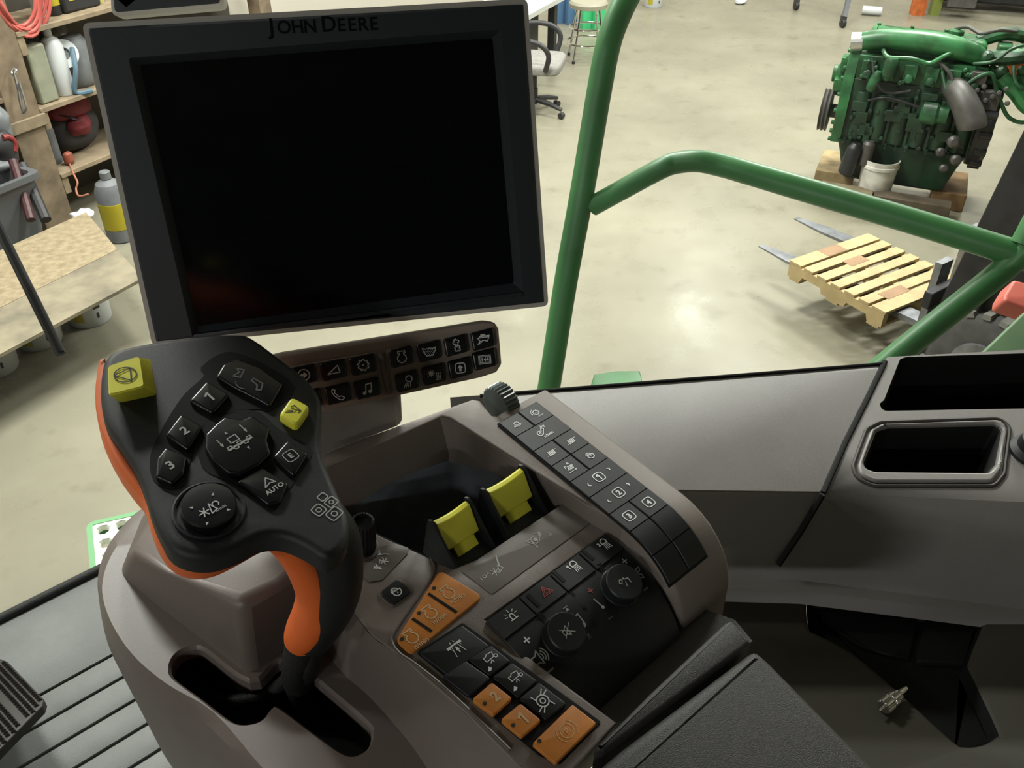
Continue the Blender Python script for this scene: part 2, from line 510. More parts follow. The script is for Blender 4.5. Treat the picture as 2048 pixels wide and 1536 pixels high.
    'threshio': [('l', [(-.3, .5), (.0, .5)], .12), ('l', circ(-.1, 0, .2, 10), .1), ('t', 'R', .0, -.6, .55)],
    'combine2': [('l', [(-.8, .45), (.1, .5), (.2, .75), (.5, .65), (.9, .55), (.75, .2), (.45, .05), (.2, -.2), (-.15, -.2), (-.5, -.65), (-.45, -.15), (-.65, .1), (-.8, .45)], .07), ('f', circ(.0, .12, .22, 12)[:-1]), ('l', circ(.0, .12, .42, 10, 90, 260), .1), ('f', [(.45, .15), (.7, .6), (.85, .5), (.7, .2)])],
    'combine2io': [('l', [(-.1, .6), (.1, .2)], .12), ('l', circ(.1, -.2, .22, 10), .1)],
    'reelset': star(0, -.1, .35, 3, .09) + [('l', [(-.35, .05), (-.1, .25), (-.1, -.2)], .08), ('l', circ(0, -.2, .75, 6, 20, 60), .09), arrowh(.25, .62, 160, .2), ('l', circ(0, -.2, .75, 6, 150, 190), .09), arrowh(-.72, -.35, 280, .2), ('l', [(.3, .8), (.55, .8)], .1), ('l', [(-1.05, .0), (-.75, .0)], .1), ('l', [(-.9, -.15), (-.9, .15)], .1)],
}
# ================================================================== materials of the cab
M_TAUPE = mat('taupe plastic', rgb(120, 110, 104), .46, bump=.25, bscale=1800, var=.06, vscale=14, spec=.45)
M_TAUPE_S = mat('smooth taupe plastic', rgb(104, 94, 90), .42, bump=.08, bscale=1500, spec=.5)
M_SIDE = mat('side console plastic', rgb(134, 131, 129), .33, bump=.25, bscale=2200, var=.05, vscale=9, spec=.55)
M_LOWER = mat('lower shelf darkened for shade', rgb(62, 60, 53), .6, bump=.2, bscale=1500, spec=.3)  # shade over the lower shelf is put into this base colour
M_RIM = mat('greyed rim plastic', rgb(186, 182, 174), .45)
M_BLACK = mat('black plastic', rgb(27, 29, 32), .48, bump=.2, bscale=2500, spec=.4)
M_BEZEL = mat('black bezel plastic', rgb(40, 45, 51), .5, bump=.1, bscale=2500, spec=.4)
M_SCREEN = mat('dark screen glass', rgb(8, 9, 12), .16, var=.3, vscale=60, spec=.18)
M_LETTER = mat('dark raised lettering', rgb(9, 9, 10), .6, spec=.1)
M_KEY = mat('black key', rgb(26, 28, 31), .42, bump=.1, bscale=3000, spec=.4)
M_KEYG = mat('glossy black key', rgb(20, 21, 24), .27, spec=.5)
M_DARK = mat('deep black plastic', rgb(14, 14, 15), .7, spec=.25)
M_WHITE = mat('white print', rgb(225, 228, 228), .6)
M_GREYP = mat('grey print', rgb(170, 170, 168), .6)
M_FAINT = mat('faint grey print', rgb(95, 97, 100), .6)
M_BLACKP = mat('black print', rgb(18, 20, 12), .6)
M_REDP = mat('red print', rgb(150, 62, 60), .6)
M_ORG = mat('orange key plastic', rgb(206, 128, 52), .5, var=.1, vscale=60, bump=.1, bscale=2500)
M_ORGP = mat('cream print', rgb(214, 182, 140), .6)
M_GRIP = mat('orange grip rubber', rgb(232, 108, 44), .45, bump=.12, bscale=3000, var=.05, vscale=20)
M_YEL = mat('yellow plastic', rgb(238, 234, 78), .38, var=.05, vscale=30)
M_BOOT = mat('black rubber boot', rgb(22, 22, 23), .6, bump=.5, bscale=700)
M_PAD = mat('armrest grey darkened for shade', rgb(46, 44, 43), .55, bump=.4, bscale=1600)  # grey lowered to carry the shade on pad, cap and tray
M_BOWL = mat('dark grey rubber liner', rgb(100, 108, 116), .6, var=.2, vscale=40, bump=.2, bscale=1500)
M_MAT = mat('grey floor mat', rgb(120, 123, 122), .5, var=.12, vscale=9, bump=.3, bscale=600)
M_GROOVE = mat('dark mat groove', rgb(62, 64, 64), .7)
M_STEEL = mat('plated steel', rgb(205, 205, 200), .25, 1)
M_WHEELG = mat('grey ribbed wheel', rgb(92, 102, 102), .3, spec=.6)

S = Fr(atd(1130, 930, .70), 42, 6)
PM = Fr(atd(1000, 1250, .605), 43, 8)


class Path:
    """runs toward the driver on a plane, then bends down"""
    def __init__(s, fr, b0, L1, rad, amax, h=0):
        s.fr, s.b0, s.L1, s.rad, s.amax, s.h = fr, b0, L1, rad, amax, h

    def pt(s, a, d, h=0):
        h += s.h
        if d <= s.L1:
            return s.fr.p(a, s.b0 - d, h)
        t = min((d - s.L1) / s.rad, s.amax)
        e = d - s.L1 - t * s.rad
        R = s.rad
        b = s.b0 - s.L1 - (R + h - s.h) * math.sin(t) - e * math.cos(t)
        z = s.h - R + (R + h - s.h) * math.cos(t) - e * math.sin(t)
        return s.fr.p(a, b, z)

    def slab(s, mb, a0, a1, d0, d1, h0, h1, c=.0006, n=6, mi=0):
        rings = []
        for k in range(n + 1):
            d = d0 + (d1 - d0) * k / n
            rings.append([s.pt(a, d, h) for a, h in ((a0, h0), (a0, h1 - c), (a0 + c, h1), (a1 - c, h1), (a1, h1 - c), (a1, h0))])
        return mb.loft(rings, True, mi, True, True)


def mean(pts):
    return tuple(sum(p[i] for p in pts) / len(pts) for i in range(2))


def key(parent, fr, quad, h0, h1, mtl, sym=None, size=.01, rot=0, smat=None, r=.0018, off=(0, 0), name='key', rb=.0009, sx=1, label=None):
    pts = fr.hits(quad, h1)
    o = MB().slab(fr, roundpoly(ccw(pts), r), h0, h1, rb).build(name, mtl, parent)
    if label:
        o['label'] = label
    if sym:
        a, b = mean(pts)
        symbol(o, SY[sym], fr, a + off[0], b + off[1], h1 + .0002, size, smat or M_WHITE, rot, sx=sx)
    return o


# ================================================================== armrest control console
con = thing('control_console', 'taupe armrest control console with black and orange keys, yellow paddles and lever slot', 'control console', atd(1000, 1250, .75))

# deck round the tray (front frame)
front_outer = [(560, 965), (600, 925), (720, 877), (945, 797), (960, 800), (985, 830), (1010, 832), (1069, 793), (1300, 960), (1260, 1055), (1180, 1012)]
front_inner = [(1060, 938), (900, 836), (885, 833), (690, 922), (640, 943), (570, 985)]
fo = S.hits(front_outer + front_inner)
mb = MB().slab(S, fo, -.03, 0, .0025, 3)
# tray walls
inner_px = [(570, 985), (640, 943), (690, 922), (880, 834), (900, 837), (1060, 938), (1182, 1013)]
rim_px = [(600, 1045, .035), (650, 1020, .035), (690, 1003, .035), (898, 908, .035), (925, 908, .034), (1050, 944, .016), (1170, 1010, .008)]
top = [S.w(x, y) for x, y in inner_px]
rim = [S.w(x, y, -h) for x, y, h in rim_px]
rim2 = [S.w(x, y, -h - .002) for x, y, h in rim_px]
mb.loft([top, rim, [p - S.n * .012 for p in rim]], False)
mb.build('front_deck', M_TAUPE, con)

# dark bowl below the tray walls
bowl_px = [(600, 1045), (690, 1003), (800, 957), (898, 909), (925, 907), (1050, 945), (1130, 1000), (1085, 1050), (985, 1105), (905, 1135), (835, 1104), (765, 1072), (700, 1036), (640, 1060)]
hs = [.037, .037, .037, .037, .036, .018, .02, .038, .042, .042, .04, .038, .036, .037]
r0 = [S.w(x, y, -h) for (x, y), h in zip(bowl_px, hs)]
cen = sum(r0, V()) / len(r0)
r1 = [cen + (p - cen) * .93 - V((0, 0, .04)) for p in r0]
r2 = [cen + (p - cen) * .75 for p in r1]
for q in r2:
    q.z = cen.z - .062
MB().loft([r0, r1, r2], True, 0, False, True).build('tray_liner', M_BOWL, con, angle=60)

# main panel deck
deck_px = [(640, 1100), (700, 1036), (765, 1073), (835, 1104), (905, 1137), (985, 1106), (1085, 1052), (1130, 1000), (1180, 1008), (1258, 1058), (1222, 1062), (970, 1238), (1067, 1321), (1159, 1389), (1234, 1445), (1185, 1500), (1130, 1560), (1063, 1560), (930, 1425), (800, 1312), (745, 1272), (700, 1215), (660, 1165)]
mb = MB().slab(PM, PM.hits(deck_px), -.035, 0, .002, 3)
mb.build('panel_deck', M_TAUPE, con)
# left flank from the panel edge down to the lever flange
ridge = [(655, 1165), (700, 1215), (745, 1272), (800, 1312), (930, 1425), (1063, 1560)]
ZF = 2.462
foot = [(600, 1225), (640, 1290), (690, 1350), (745, 1400), (830, 1500), (890, 1600)]
ra = [PM.w(x, y) for x, y in ridge]
rb_ = [atz(x, y, ZF) for x, y in foot]
mid = [a.lerp(b, .5) + V((-.002, -.002, -.001)) for a, b in zip(ra, rb_)]
ra0 = [p - V((0, 0, .001)) for p in ra]
fl = MB().loft([catmull([tuple(p) for p in r], 5, False) for r in (ra0, mid, rb_)], False)
# lever flange with its slot
FR = Fr((0, 0, ZF), 0, 0)
fl_out = [(600, 1225), (640, 1290), (690, 1350), (745, 1400), (830, 1500), (890, 1600), (590, 1600), (520, 1530), (427, 1424), (334, 1368), (268, 1312), (228, 1255), (208, 1205), (205, 1165), (218, 1120), (245, 1078), (290, 1035), (360, 1010), (480, 1060)]
slot = [(336, 1340), (341, 1318), (358, 1300), (385, 1291), (412, 1296), (500, 1357), (552, 1318), (600, 1318), (625, 1345), (735, 1440), (747, 1465), (742, 1492), (720, 1510), (690, 1512), (640, 1480), (560, 1420), (545, 1418), (530, 1437), (510, 1448), (480, 1451), (452, 1440), (400, 1400), (346, 1360)]
fo2 = FR.hits(fl_out)
flo = ccw(catmull(FR.hits(fl_out[:6]), 5, False) + catmull(FR.hits(fl_out[6:18]), 4, False) + FR.hits(fl_out[18:]))
so = ccw(catmull(FR.hits(slot), 4))
fl.poly([flo, so], lambda a, b: FR.p(a, b, 0))
# rounded lip of the slot and rounded outer edge with the side wall
si = inset(so, .002)
fl.loft([[FR.p(a, b, 0) for a, b in so], [FR.p(a, b, -.0008) for a, b in inset(so, .0008)], [FR.p(a, b, -.003) for a, b in si], [FR.p(a, b, -.012) for a, b in si]])
edge = fl_out[6:18]
low = [(560, 1650), (470, 1560), (382, 1486), (330, 1440), (262, 1372), (222, 1304), (203, 1235), (198, 1175), (212, 1120), (240, 1075), (286, 1030), (358, 1003)]
e0 = [atz(x, y, ZF) for x, y in edge]
e2 = [atz(x, y, ZF - .035) for x, y in low]
e1 = [a.lerp(b, .45) + V((0, 0, .009)) for a, b in zip(e0, e2)]
e3 = [p + V((0.004, 0.004, -.12)) for p in e2]
fl.loft([catmull([tuple(p) for p in r], 4, False) for r in (e0, e1, e2, e3)], False)
fl.build('lever_flange', M_TAUPE_S, con, angle=27)
# dark well below the slot
mb = MB()
mb.loft([[FR.p(a, b, -.010) for a, b in inset(so, -.003)], [FR.p(a, b, -.05) for a, b in inset(so, -.001)]], True, 0, False, True)
mb.build('slot_liner', M_DARK, con)
# raised hump behind the slot
ht = [(262, 1105), (330, 1140), (478, 1206), (560, 1165), (640, 1105), (560, 1010), (430, 985), (330, 1010)]
hb = [(238, 1150), (330, 1225), (500, 1356), (570, 1300), (700, 1230), (640, 1010), (430, 985), (290, 1020)]
hz = [k + .030 for k in (2.478, 2.487, 2.492, 2.495, 2.495, 2.50, 2.50, 2.48)]
t3 = [atz(x, y, z) for (x, y), z in zip(ht, hz)]
b3 = [atz(x, y, ZF - .002) for x, y in hb]
mid3 = [a.lerp(b, .45) + V((0, 0, .004)) for a, b in zip(t3, b3)]
hump = MB().loft([b3, mid3, t3], True, 0, False, True)
hump.build('lever_hump', M_TAUPE_S, con, angle=60, bevel=.008, bseg=4)

# --- ridge round the orange keys
gp = catmull([(862, 1118), (868, 1140), (850, 1175), (790, 1262), (784, 1285), (800, 1308), (830, 1328), (900, 1385), (1020, 1500)], 5, False)
MB().tube([PM.w(x, y, .0004) for x, y in gp], .0012, 8).build('panel_ridge', M_TAUPE_S, con)

# --- rail with the key strip
aL, aR = S.hit(1262, 1052)[0], S.hit(1361, 984)[0]
b_front = S.hit(1062, 797)[1]
RL = Path(S, b_front, b_front - S.hit(1361, 986)[1], .062, 1.45)
mb = MB()
rings = []
for k in range(26):
    d = k / 25 * (RL.L1 + .062 * 1.45 + .03)
    t0 = -.11 if d < RL.L1 else -.05
    rings.append([RL.pt(a, d, h) for a, h in ((aL - .003, t0), (aL - .003, -.004), (aL - .001, -.0005), (aL + .002, .0012), (aR - .003, .0012), (aR, -.0005), (aR + .0015, -.004), (aR + .003, t0))])
mb.loft(rings, True, 0, True, True)
mb.build('key_rail', M_TAUPE, con, angle=50)
A, B, Cc, D = (S.hit(*q, .0025) for q in ((983, 858), (1058, 808), (1352, 1000), (1273, 1050)))
k0, k1 = (A[0] + D[0]) / 2, (B[0] + Cc[0]) / 2
s0 = b_front - (A[1] + B[1]) / 2
s1 = b_front - (Cc[1] + D[1]) / 2
print('RAIL', aL, aR, 'keys', A, B, Cc, D, 'L1', RL.L1, s0, s1)
pitch = (s1 - s0) / 7
kk = (k0 + k1) / 2
smb = MB()
RL.slab(smb, k0 - .0008, k1 + .0008, s0 - .0008, s0 + pitch * 9.3, .0010, .0016, n=22)
smb.build('key_bed', M_DARK, con)


def rkey(a0, a1, r0, r1, sym=None, size=.01, rot=0, smat=None, doff=(0, 0), sx=1, extra=()):
    mb = MB()
    g = .00045
    RL.slab(mb, a0 + g, a1 - g, s0 + pitch * r0 + g, s0 + pitch * r1 - g, .0012, .0026, n=6)
    o = mb.build('key', M_KEY, con)
    ca, cd = (a0 + a1) / 2 + doff[0], s0 + pitch * (r0 + r1) / 2 - doff[1]
    jobs = [(sym, ca, cd, size, rot, sx)] if sym else []
    jobs += [(e[0], ca + e[1], cd - e[2], e[3], e[4], 1) for e in extra]
    for sy, qa, qd, sz, ro, fx in jobs:
        mbs = MB()
        cr, sr = math.cos(math.radians(ro)), math.sin(math.radians(ro))
        symgeo(mbs, SY[sy], lambda x, y: RL.pt(qa + (x * fx * cr - y * sr) * sz / 2, qd - (x * fx * sr + y * cr) * sz / 2, .0029))
        mbs.build('symbol', smat or M_WHITE, o)
    return o


rkey(k0, kk, 0, 1, 'gearstar', .0095)
rkey(kk, k1, 0, 1, 'gearmin', .0105)
rkey(k0, k1, 1, 2, 'fanmin', .0135, doff=(-.0005, 0))
rkey(k0, kk, 2, 3, 'slash', .011)
rkey(kk, k1, 2, 3, 'slash', .011)
rkey(k0, kk, 3, 4, 'sieve', .0125)
rkey(kk, k1, 3, 4, 'lock', .0115)
rkey(k0, k1, 4, 5, 'key1', .0155, extra=[('arcs', .0115, .001, .009, -18), ('arcs', -.0115, -.001, .009, 162)])
rkey(k0, k1, 5, 6, 'key2', .0155, extra=[('arcs', .0115, .001, .009, -18), ('arcs', -.0115, -.001, .009, 162)])
rkey(k0, kk, 6, 7, 'key3', .0155)
rkey(kk, k1, 6, 7, 'key4', .0155)
for r in (7, 8.1):
    rkey(k0, kk, r, r + 1.1); rkey(kk, k1, r, r + 1.1)

# --- ribbed thumb wheel at the front of the deck
wc = S.w(1003, 806, -.004)
wax = S.u
mb = MB().lathe(wc - wax * .007, wax, [(.010, 0), (.0165, 0), (.0175, .001), (.0175, .013), (.0165, .014), (.010, .014)], 56, 0, .07)
mb.build('thumb_wheel', M_WHEELG, con, angle=20)
# --- ribbed knob
kc = PM.w(727, 1098)
mb = MB().lathe(kc, PM.n, [(.0115, 0), (.0115, .0015), (.0098, .002)], 32)
mb.lathe(kc, PM.n, [(.0092, .001), (.0092, .030), (.0085, .0315), (.0068, .032), (.0066, .029), (.0, .029)], 44, 1, .1)
mb.build('knob', [M_TAUPE_S, M_BLACK], con, angle=25)
# --- small decal plates
def plate(px, h, mtl, name, syms, r=.002):
    o = MB().slab(PM, roundpoly(ccw(PM.hits(px, h)), r), 0, h, .0003).build(name, mtl, con)
    for sy, x, y, size, smat, rot in syms:
        a, b = PM.hit(x, y, h)
        symbol(o, SY[sy], PM, a, b, h + .0002, size, smat, rot)
    return o


M_PLATE = mat('label plate', rgb(118, 112, 108), .34, spec=.5)
plate([(722, 1120), (742, 1098), (790, 1086), (818, 1096), (815, 1108), (765, 1160), (740, 1164), (724, 1150)], .0006, M_PLATE, 'label_plate', [('reelset', 766, 1121, .018, M_WHITE, 12)])
plate([(921, 1141), (1128, 1006), (1186, 1042), (985, 1188)], .0006, M_PLATE, 'label_plate', [('thresh', 992, 1134, .0165, M_GREYP, 10), ('threshio', 968, 1152, .0125, M_GREYP, 90), ('combine2', 1073, 1081, .0165, M_GREYP, 0), ('combine2io', 1098, 1068, .009, M_GREYP, 0)])
key(con, PM, [(752, 1186), (796, 1153), (831, 1182), (785, 1216)], 0, .0012, M_TAUPE_S, r=.005, name='key_surround')
key(con, PM, [(757, 1186), (796, 1157), (826, 1182), (786, 1211)], .0005, .0022, M_KEY, 'lock', .0125, 0, r=.004)

# --- orange speed keys
oq = PM.hits([(880, 1139), (966, 1192), (822, 1308), (792, 1280)], .0025)
ok = [(880, 1139), (966, 1192), (918, 1231), (853, 1183)], [(852, 1184), (917, 1232), (868, 1271), (822, 1230)], [(821, 1231), (867, 1272), (822, 1309), (790, 1279)]
allp = roundpoly(ccw(oq), .004)
pad = MB().slab(PM, allp, 0, .0022, .0008).build('orange_keypad', M_ORG, con)
for (dx, dy), (sx_, sy_) in zip(((868, 1176), (838, 1226), (804, 1278)), ((903, 1188), (867, 1228), (830, 1277))):
    a, b = PM.hit(dx, dy, .0025)
    symbol(pad, [('f', circ(0, 0, .9, 14)[:-1])], PM, a, b, .0024, .0032, M_BLACKP, name='indicator')
    a, b = PM.hit(sx_, sy_, .0025)
    symbol(pad, SY['enginespeed'], PM, a, b, .0024, .0185, M_ORGP)
for p0, p1 in (((858, 1188), (912, 1224)), ((826, 1238), (862, 1262))):
    a, b = PM.hit(*p0, .0024), PM.hit(*p1, .0024)
    mbs = MB(); symgeo(mbs, [('l', [a, b], .0022)], lambda x, y: PM.p(x, y, .0024))
    mbs.build('slot', M_DARK, pad)

# --- lower key block
bed = [(832, 1306), (925, 1246), (1150, 1406), (1203, 1445), (1120, 1530), (1078, 1512)]
MB().slab(PM, roundpoly(ccw(PM.hits(bed)), .002), 0, .0009, .0004).build('key_bed', M_DARK, con)
key(con, PM, [(838, 1306), (924, 1250), (980, 1292), (896, 1350)], .0005, .003, M_KEY, 'road', .0155, 0, off=(.0015, .001))
key(con, PM, [(884, 1352), (930, 1320), (982, 1356), (938, 1393)], .0005, .003, M_KEY)
key(con, PM, [(935, 1318), (981, 1290), (1022, 1322), (980, 1352)], .0005, .003, M_KEY, 'hdr', .015, 0)
key(con, PM, [(984, 1354), (1024, 1325), (1076, 1362), (1036, 1395)], .0005, .003, M_KEY, 'hdr', .015, 0)
key(con, PM, [(1038, 1397), (1078, 1364), (1134, 1407), (1092, 1440)], .0005, .003, M_KEY, 'axle', .016, 0)
for q, sy in (([(944, 1398), (984, 1364), (1025, 1396), (987, 1430)], 'n2'), ([(1001, 1439), (1041, 1406), (1083, 1440), (1043, 1474)], 'n1')):
    o = key(con, PM, q, .0005, .0042, M_ORG, sy, .0125, 0, M_ORGP, off=(.002, 0), label='orange key')
    pts = PM.hits(q, .0042); a, b = mean(pts)
    symbol(o, [('f', circ(0, 0, .9, 14)[:-1])], PM, a - .0062, b + .0005, .0044, .003, M_BLACKP, name='indicator')
q = [(1064, 1487), (1145, 1408), (1194, 1446), (1112, 1526)]
o = key(con, PM, q, .0005, .0042, M_ORG, 'park', .018, 0, mat('faint cream print', rgb(218, 178, 124), .6), off=(.002, 0), label='wide orange key')
a, b = PM.hit(1079, 1482, .0042)
symbol(o, [('f', circ(0, 0, .9, 14)[:-1])], PM, a, b, .0044, .003, M_BLACKP, name='indicator')

# --- curved panel with two dials
A0, A1 = PM.hit(972, 1245), PM.hit(1222, 1062)
A2, A3 = PM.hit(1112, 1358), PM.hit(1326, 1186)
print('AUDIO', A0, A1, A2, A3)
pa0, pa1 = A0[0] - .0005, (A1[0] + A3[0]) / 2
pb = (A0[1] + A1[1]) / 2
DP = Path(PM, pb, .021, .071, 1.3)
rowd = .0186
mb = MB(); DP.slab(mb, pa0, pa1, 0, .105, -.006, .0016, n=24); mb.build('dial_panel', M_KEY, con, angle=25)


def dsym(parent, sy, px, py, size, smat, rot=0, h=.0019, fit=True):
    # place the symbol where that spot of the curved panel is
    best = min(((DP.pt(pa0 + (pa1 - pa0) * i / 60, .105 * j / 60, h), pa0 + (pa1 - pa0) * i / 60, .105 * j / 60) for i in range(61) for j in range(61)),
               key=lambda q: (q[0] - CAM).normalized().cross(ray(px, py).normalized()).length)
    qa, qd = best[1], best[2]
    if sy:
        mbs = MB(); cr, sr = math.cos(math.radians(rot)), math.sin(math.radians(rot))
        symgeo(mbs, SY[sy], lambda x, y: DP.pt(qa + (x * cr - y * sr) * size / 2, qd - (x * sr + y * cr) * size / 2, h))
        mbs.build('symbol', smat, parent)
    return qa, qd


wkey = (pa1 - pa0) / 4
for i, (sy, px, py, sm) in enumerate((('beacon', 1025, 1229, M_WHITE), ('hazard', 1090, 1184, M_REDP), ('lamp1', 1149, 1132, M_WHITE), ('lamp2', 1208, 1090, M_WHITE))):
    mb = MB(); DP.slab(mb, pa0 + wkey * i + .0006, pa0 + wkey * (i + 1) - .0006, .0006, rowd, .0012, .003, n=5)
    o = mb.build('key', M_KEY, con)
    dsym(o, sy, px, py, .0125, sm, 0, .0033)
dpan = bpy.data.objects['dial_panel']
for sy, px, py, size, sm in (('plus', 1056, 1280, .009, M_WHITE), ('speaker', 1078, 1313, .0165, M_GREYP), ('minus', 1103, 1340, .009, M_GREYP), ('next', 1134, 1215, .009, M_GREYP), ('music', 1157, 1243, .015, M_GREYP),
                             ('prev', 1178, 1273, .009, M_FAINT), ('plus', 1180, 1180, .007, M_REDP), ('therm', 1199, 1207, .013, M_GREYP), ('minus', 1222, 1238, .007, M_FAINT),
                             ('plus', 1248, 1124, .008, M_GREYP), ('blower', 1271, 1147, .0155, M_GREYP), ('minus', 1290, 1179, .008, M_FAINT)):
    dsym(dpan, sy, px, py, size, sm, 90 if sy in ('next', 'prev') else (0 if sy != 'therm' else 10))
for px, py, sy in ((1122, 1272, 'mute'), (1240, 1176, 'vent')):
    qa, qd = dsym(None, None, px, py, 0, None)
    c0, c1 = DP.pt(qa, qd, -.002), DP.pt(qa, qd, .012)
    mb = MB().lathe(c0, c1 - c0, [(.0148, 0), (.0148, .0035), (.0142, .004), (.0138, .0125), (.013, .0135), (.006, .0135), (0, .0134)], 40)
    o = mb.build('dial', M_KEY, con, angle=25)
    ax = (c1 - c0).normalized(); uu = PM.u; vv = ax.cross(uu)
    ct = c0 + ax * .0139
    mbs = MB(); symgeo(mbs, SY[sy], lambda x, y: ct + uu * x * .006 + vv * y * .006); mbs.build('symbol', M_GREYP, o)
for (x0, y0), (x1, y1), w in (((1055, 1192), (1077, 1214), .004), ((1105, 1142), (1126, 1163), .004), ((1165, 1100), (1187, 1120), .004), ((1077, 1228), (1092, 1246), .005), ((1200, 1132), (1213, 1150), .005), ((1143, 1183), (1190, 1246), .0035)):
    a, b = dsym(None, None, x0, y0, 0, None), dsym(None, None, x1, y1, 0, None)
    mbs = MB(); symgeo(mbs, [('l', [a, ((a[0] + b[0]) / 2, (a[1] + b[1]) / 2), b], w * .7)], lambda x, y: DP.pt(x, y, .0034 if y < rowd else .0019))
    mbs.build('finger_rib', M_DARK, dpan)

# --- yellow paddles in black cheeks
def paddle(x0, y0, x1, y1):
    """x0,y0 .. x1,y1: the two ends of the paddle's top edge"""
    hh = .021
    a0, b0 = PM.hit(x0, y0, hh); a1, b1 = PM.hit(x1, y1, hh)
    b = (b0 + b1) / 2
    prof = [(.004, -.004), (.005, -.001), (.003, .0012), (-.001, .001), (-.008, -.009), (-.0135, -.0165), (-.0125, -.019), (-.004, -.013), (.002, -.008)]
    mb = MB()
    rings = []
    for k in range(9):
        t = k / 8; sag = .0022 * (1 - (2 * t - 1) ** 2)
        rings.append([PM.p(a0 + (a1 - a0) * t, b + q[0], hh + q[1] - sag * (1 if q[1] > -.006 else .2)) for q in prof])
    mb.loft(rings, True, 0, True, True)
    am, aw = (a0 + a1) / 2, (a1 - a0)
    low_ = [(-.0125, -.0185), (-.0195, -.0235), (-.0185, -.0255), (-.011, -.020)]
    mb.loft([[PM.p(a, b + q[0], hh + q[1]) for q in low_] for a in (am - aw * .28, am + aw * .36)], True, 0, True, True)
    pd = mb.build('paddle', M_YEL, con, angle=30, bevel=.0006)
    mb = MB()
    for aa in (a0 - .0026, a1 + .0006):
        q = [(.010, -.040), (.0065, .001), (.003, .003), (-.0005, .0018), (-.030, -.0235), (-.031, -.03), (-.02, -.04)]
        mb.loft([[PM.p(ae, b + x, hh + z) for x, z in q] for ae in (aa, aa + .002)], True, 0, True, True)
    q = [(.006, -.045), (.006, -.006), (-.002, -.014), (-.014, -.0235), (-.030, -.0245), (-.031, -.028), (-.02, -.045)]
    mb.loft([[PM.p(ae, b + x, hh + z) for x, z in q] for ae in (a0 - .002, a1 + .002)], True, 0, True, True)
    mb.build('paddle_cheeks', M_BLACK, con)


paddle(868, 1046, 942, 1012)
paddle(975, 985, 1048, 944)

# --- shallow tray towards the driver, end cap and padded lid
TZ = Fr(PM.w(1300, 1330, -.006), 43, 2)
TT = Fr(PM.w(1300, 1330, -.036), 43, 4)
MB().slab(TT, TT.hits([(1040, 1296), (1335, 1170), (1400, 1215), (1470, 1240), (1505, 1282), (1310, 1410), (1236, 1446), (1159, 1389)]), -.02, .0).build('coin_tray', M_PAD, con)
capq = [(1448, 1246), (1463, 1238), (1503, 1283), (1210, 1500), (1185, 1500), (1300, 1385)]
MB().slab(TZ, roundpoly(ccw(TZ.hits(capq, .010)), .003), -.012, .010, .003).build('hinge_cap', M_PAD, con)
padq = [(1510, 1292), (1540, 1318), (1790, 1570), (1650, 1750), (1000, 1750), (1140, 1580), (1240, 1495), (1340, 1420)]
MB().slab(TZ, roundpoly(ccw(TZ.hits(padq, .012)), .012), -.03, .012, .008, 5).build('armrest_pad', M_PAD, con)

# ================================================================== control lever
HF = Fr(atd(450, 880, .50), 50, 15)
lev = thing('control_lever', 'black multi-function control lever with orange grip and number keys rising from console slot', 'control lever', atz(590, 1400, 2.43))
head_px = [(203, 735), (212, 712), (235, 696), (300, 681), (400, 668), (470, 664), (505, 672), (560, 712), (612, 752), (640, 790), (645, 835), (641, 880), (652, 925), (678, 985), (700, 1040), (690, 1090), (655, 1115), (610, 1090), (565, 1072), (520, 1074), (478, 1095), (430, 1112), (385, 1113), (345, 1098), (318, 1063), (300, 1020), (290, 985), (272, 940), (245, 895), (212, 845), (200, 790)]
hp = catmull(HF.hits(head_px), 3)
mb = MB().slab(HF, hp, -.015, 0, .005, 5)
# the handle's neck curves down to the stalk
neck = [(640, 1000, .520), (662, 1068, .526), (672, 1132, .540), (665, 1195, .560), (642, 1245, .578), (622, 1280, .590)]
mb.tube([atd(*q) for q in neck], [.009, .0160, .0168, .0165, .0150, .0125], 20, smooth=6)
mb.build('lever_body', M_BLACK, lev, angle=40)
grip_px = [(196, 728), (202, 722), (260, 720), (400, 720), (560, 800), (600, 900), (600, 1010), (560, 1060), (520, 1075), (478, 1098), (430, 1121), (385, 1128), (345, 1116), (316, 1085), (298, 1040), (286, 1000), (258, 965), (226, 918), (199, 855), (189, 790)]
gp = catmull(HF.hits(grip_px, -.012), 3)
mb = MB().slab(HF, gp, -.036, -.010, .004, 4, 0, .012)
mb.tube([atd(*q) for q in [(545, 1072, .508), (588, 1098, .520), (622, 1140, .537), (640, 1185, .556), (632, 1228, .570), (612, 1262, .582), (602, 1280, .590)]], [.0075, .011, .0135, .0150, .0155, .0138, .0115], 20, smooth=6)
mb.build('orange_grip', M_GRIP, lev, angle=40)
bt = [(606, 1272, .592), (602, 1300, .602), (594, 1325, .612), (592, 1360, .625), (610, 1400, .645), (640, 1440, .668)]
mb = MB().tube([atd(*q) for q in bt], [.0125, .0115, .0105, .0095, .0090, .011], 16, smooth=5)
mb.tube([atd(*q) for q in [(622, 1290, .594), (618, 1330, .612), (600, 1370, .634)]], [.007, .008, .006], 12, smooth=5)
mb.tube([atd(*q) for q in [(585, 1345, .622), (540, 1385, .642), (480, 1400, .655), (430, 1398, .665)]], .005, 10, smooth=5)
mb.build('rubber_boot', M_BOOT, lev, angle=50)
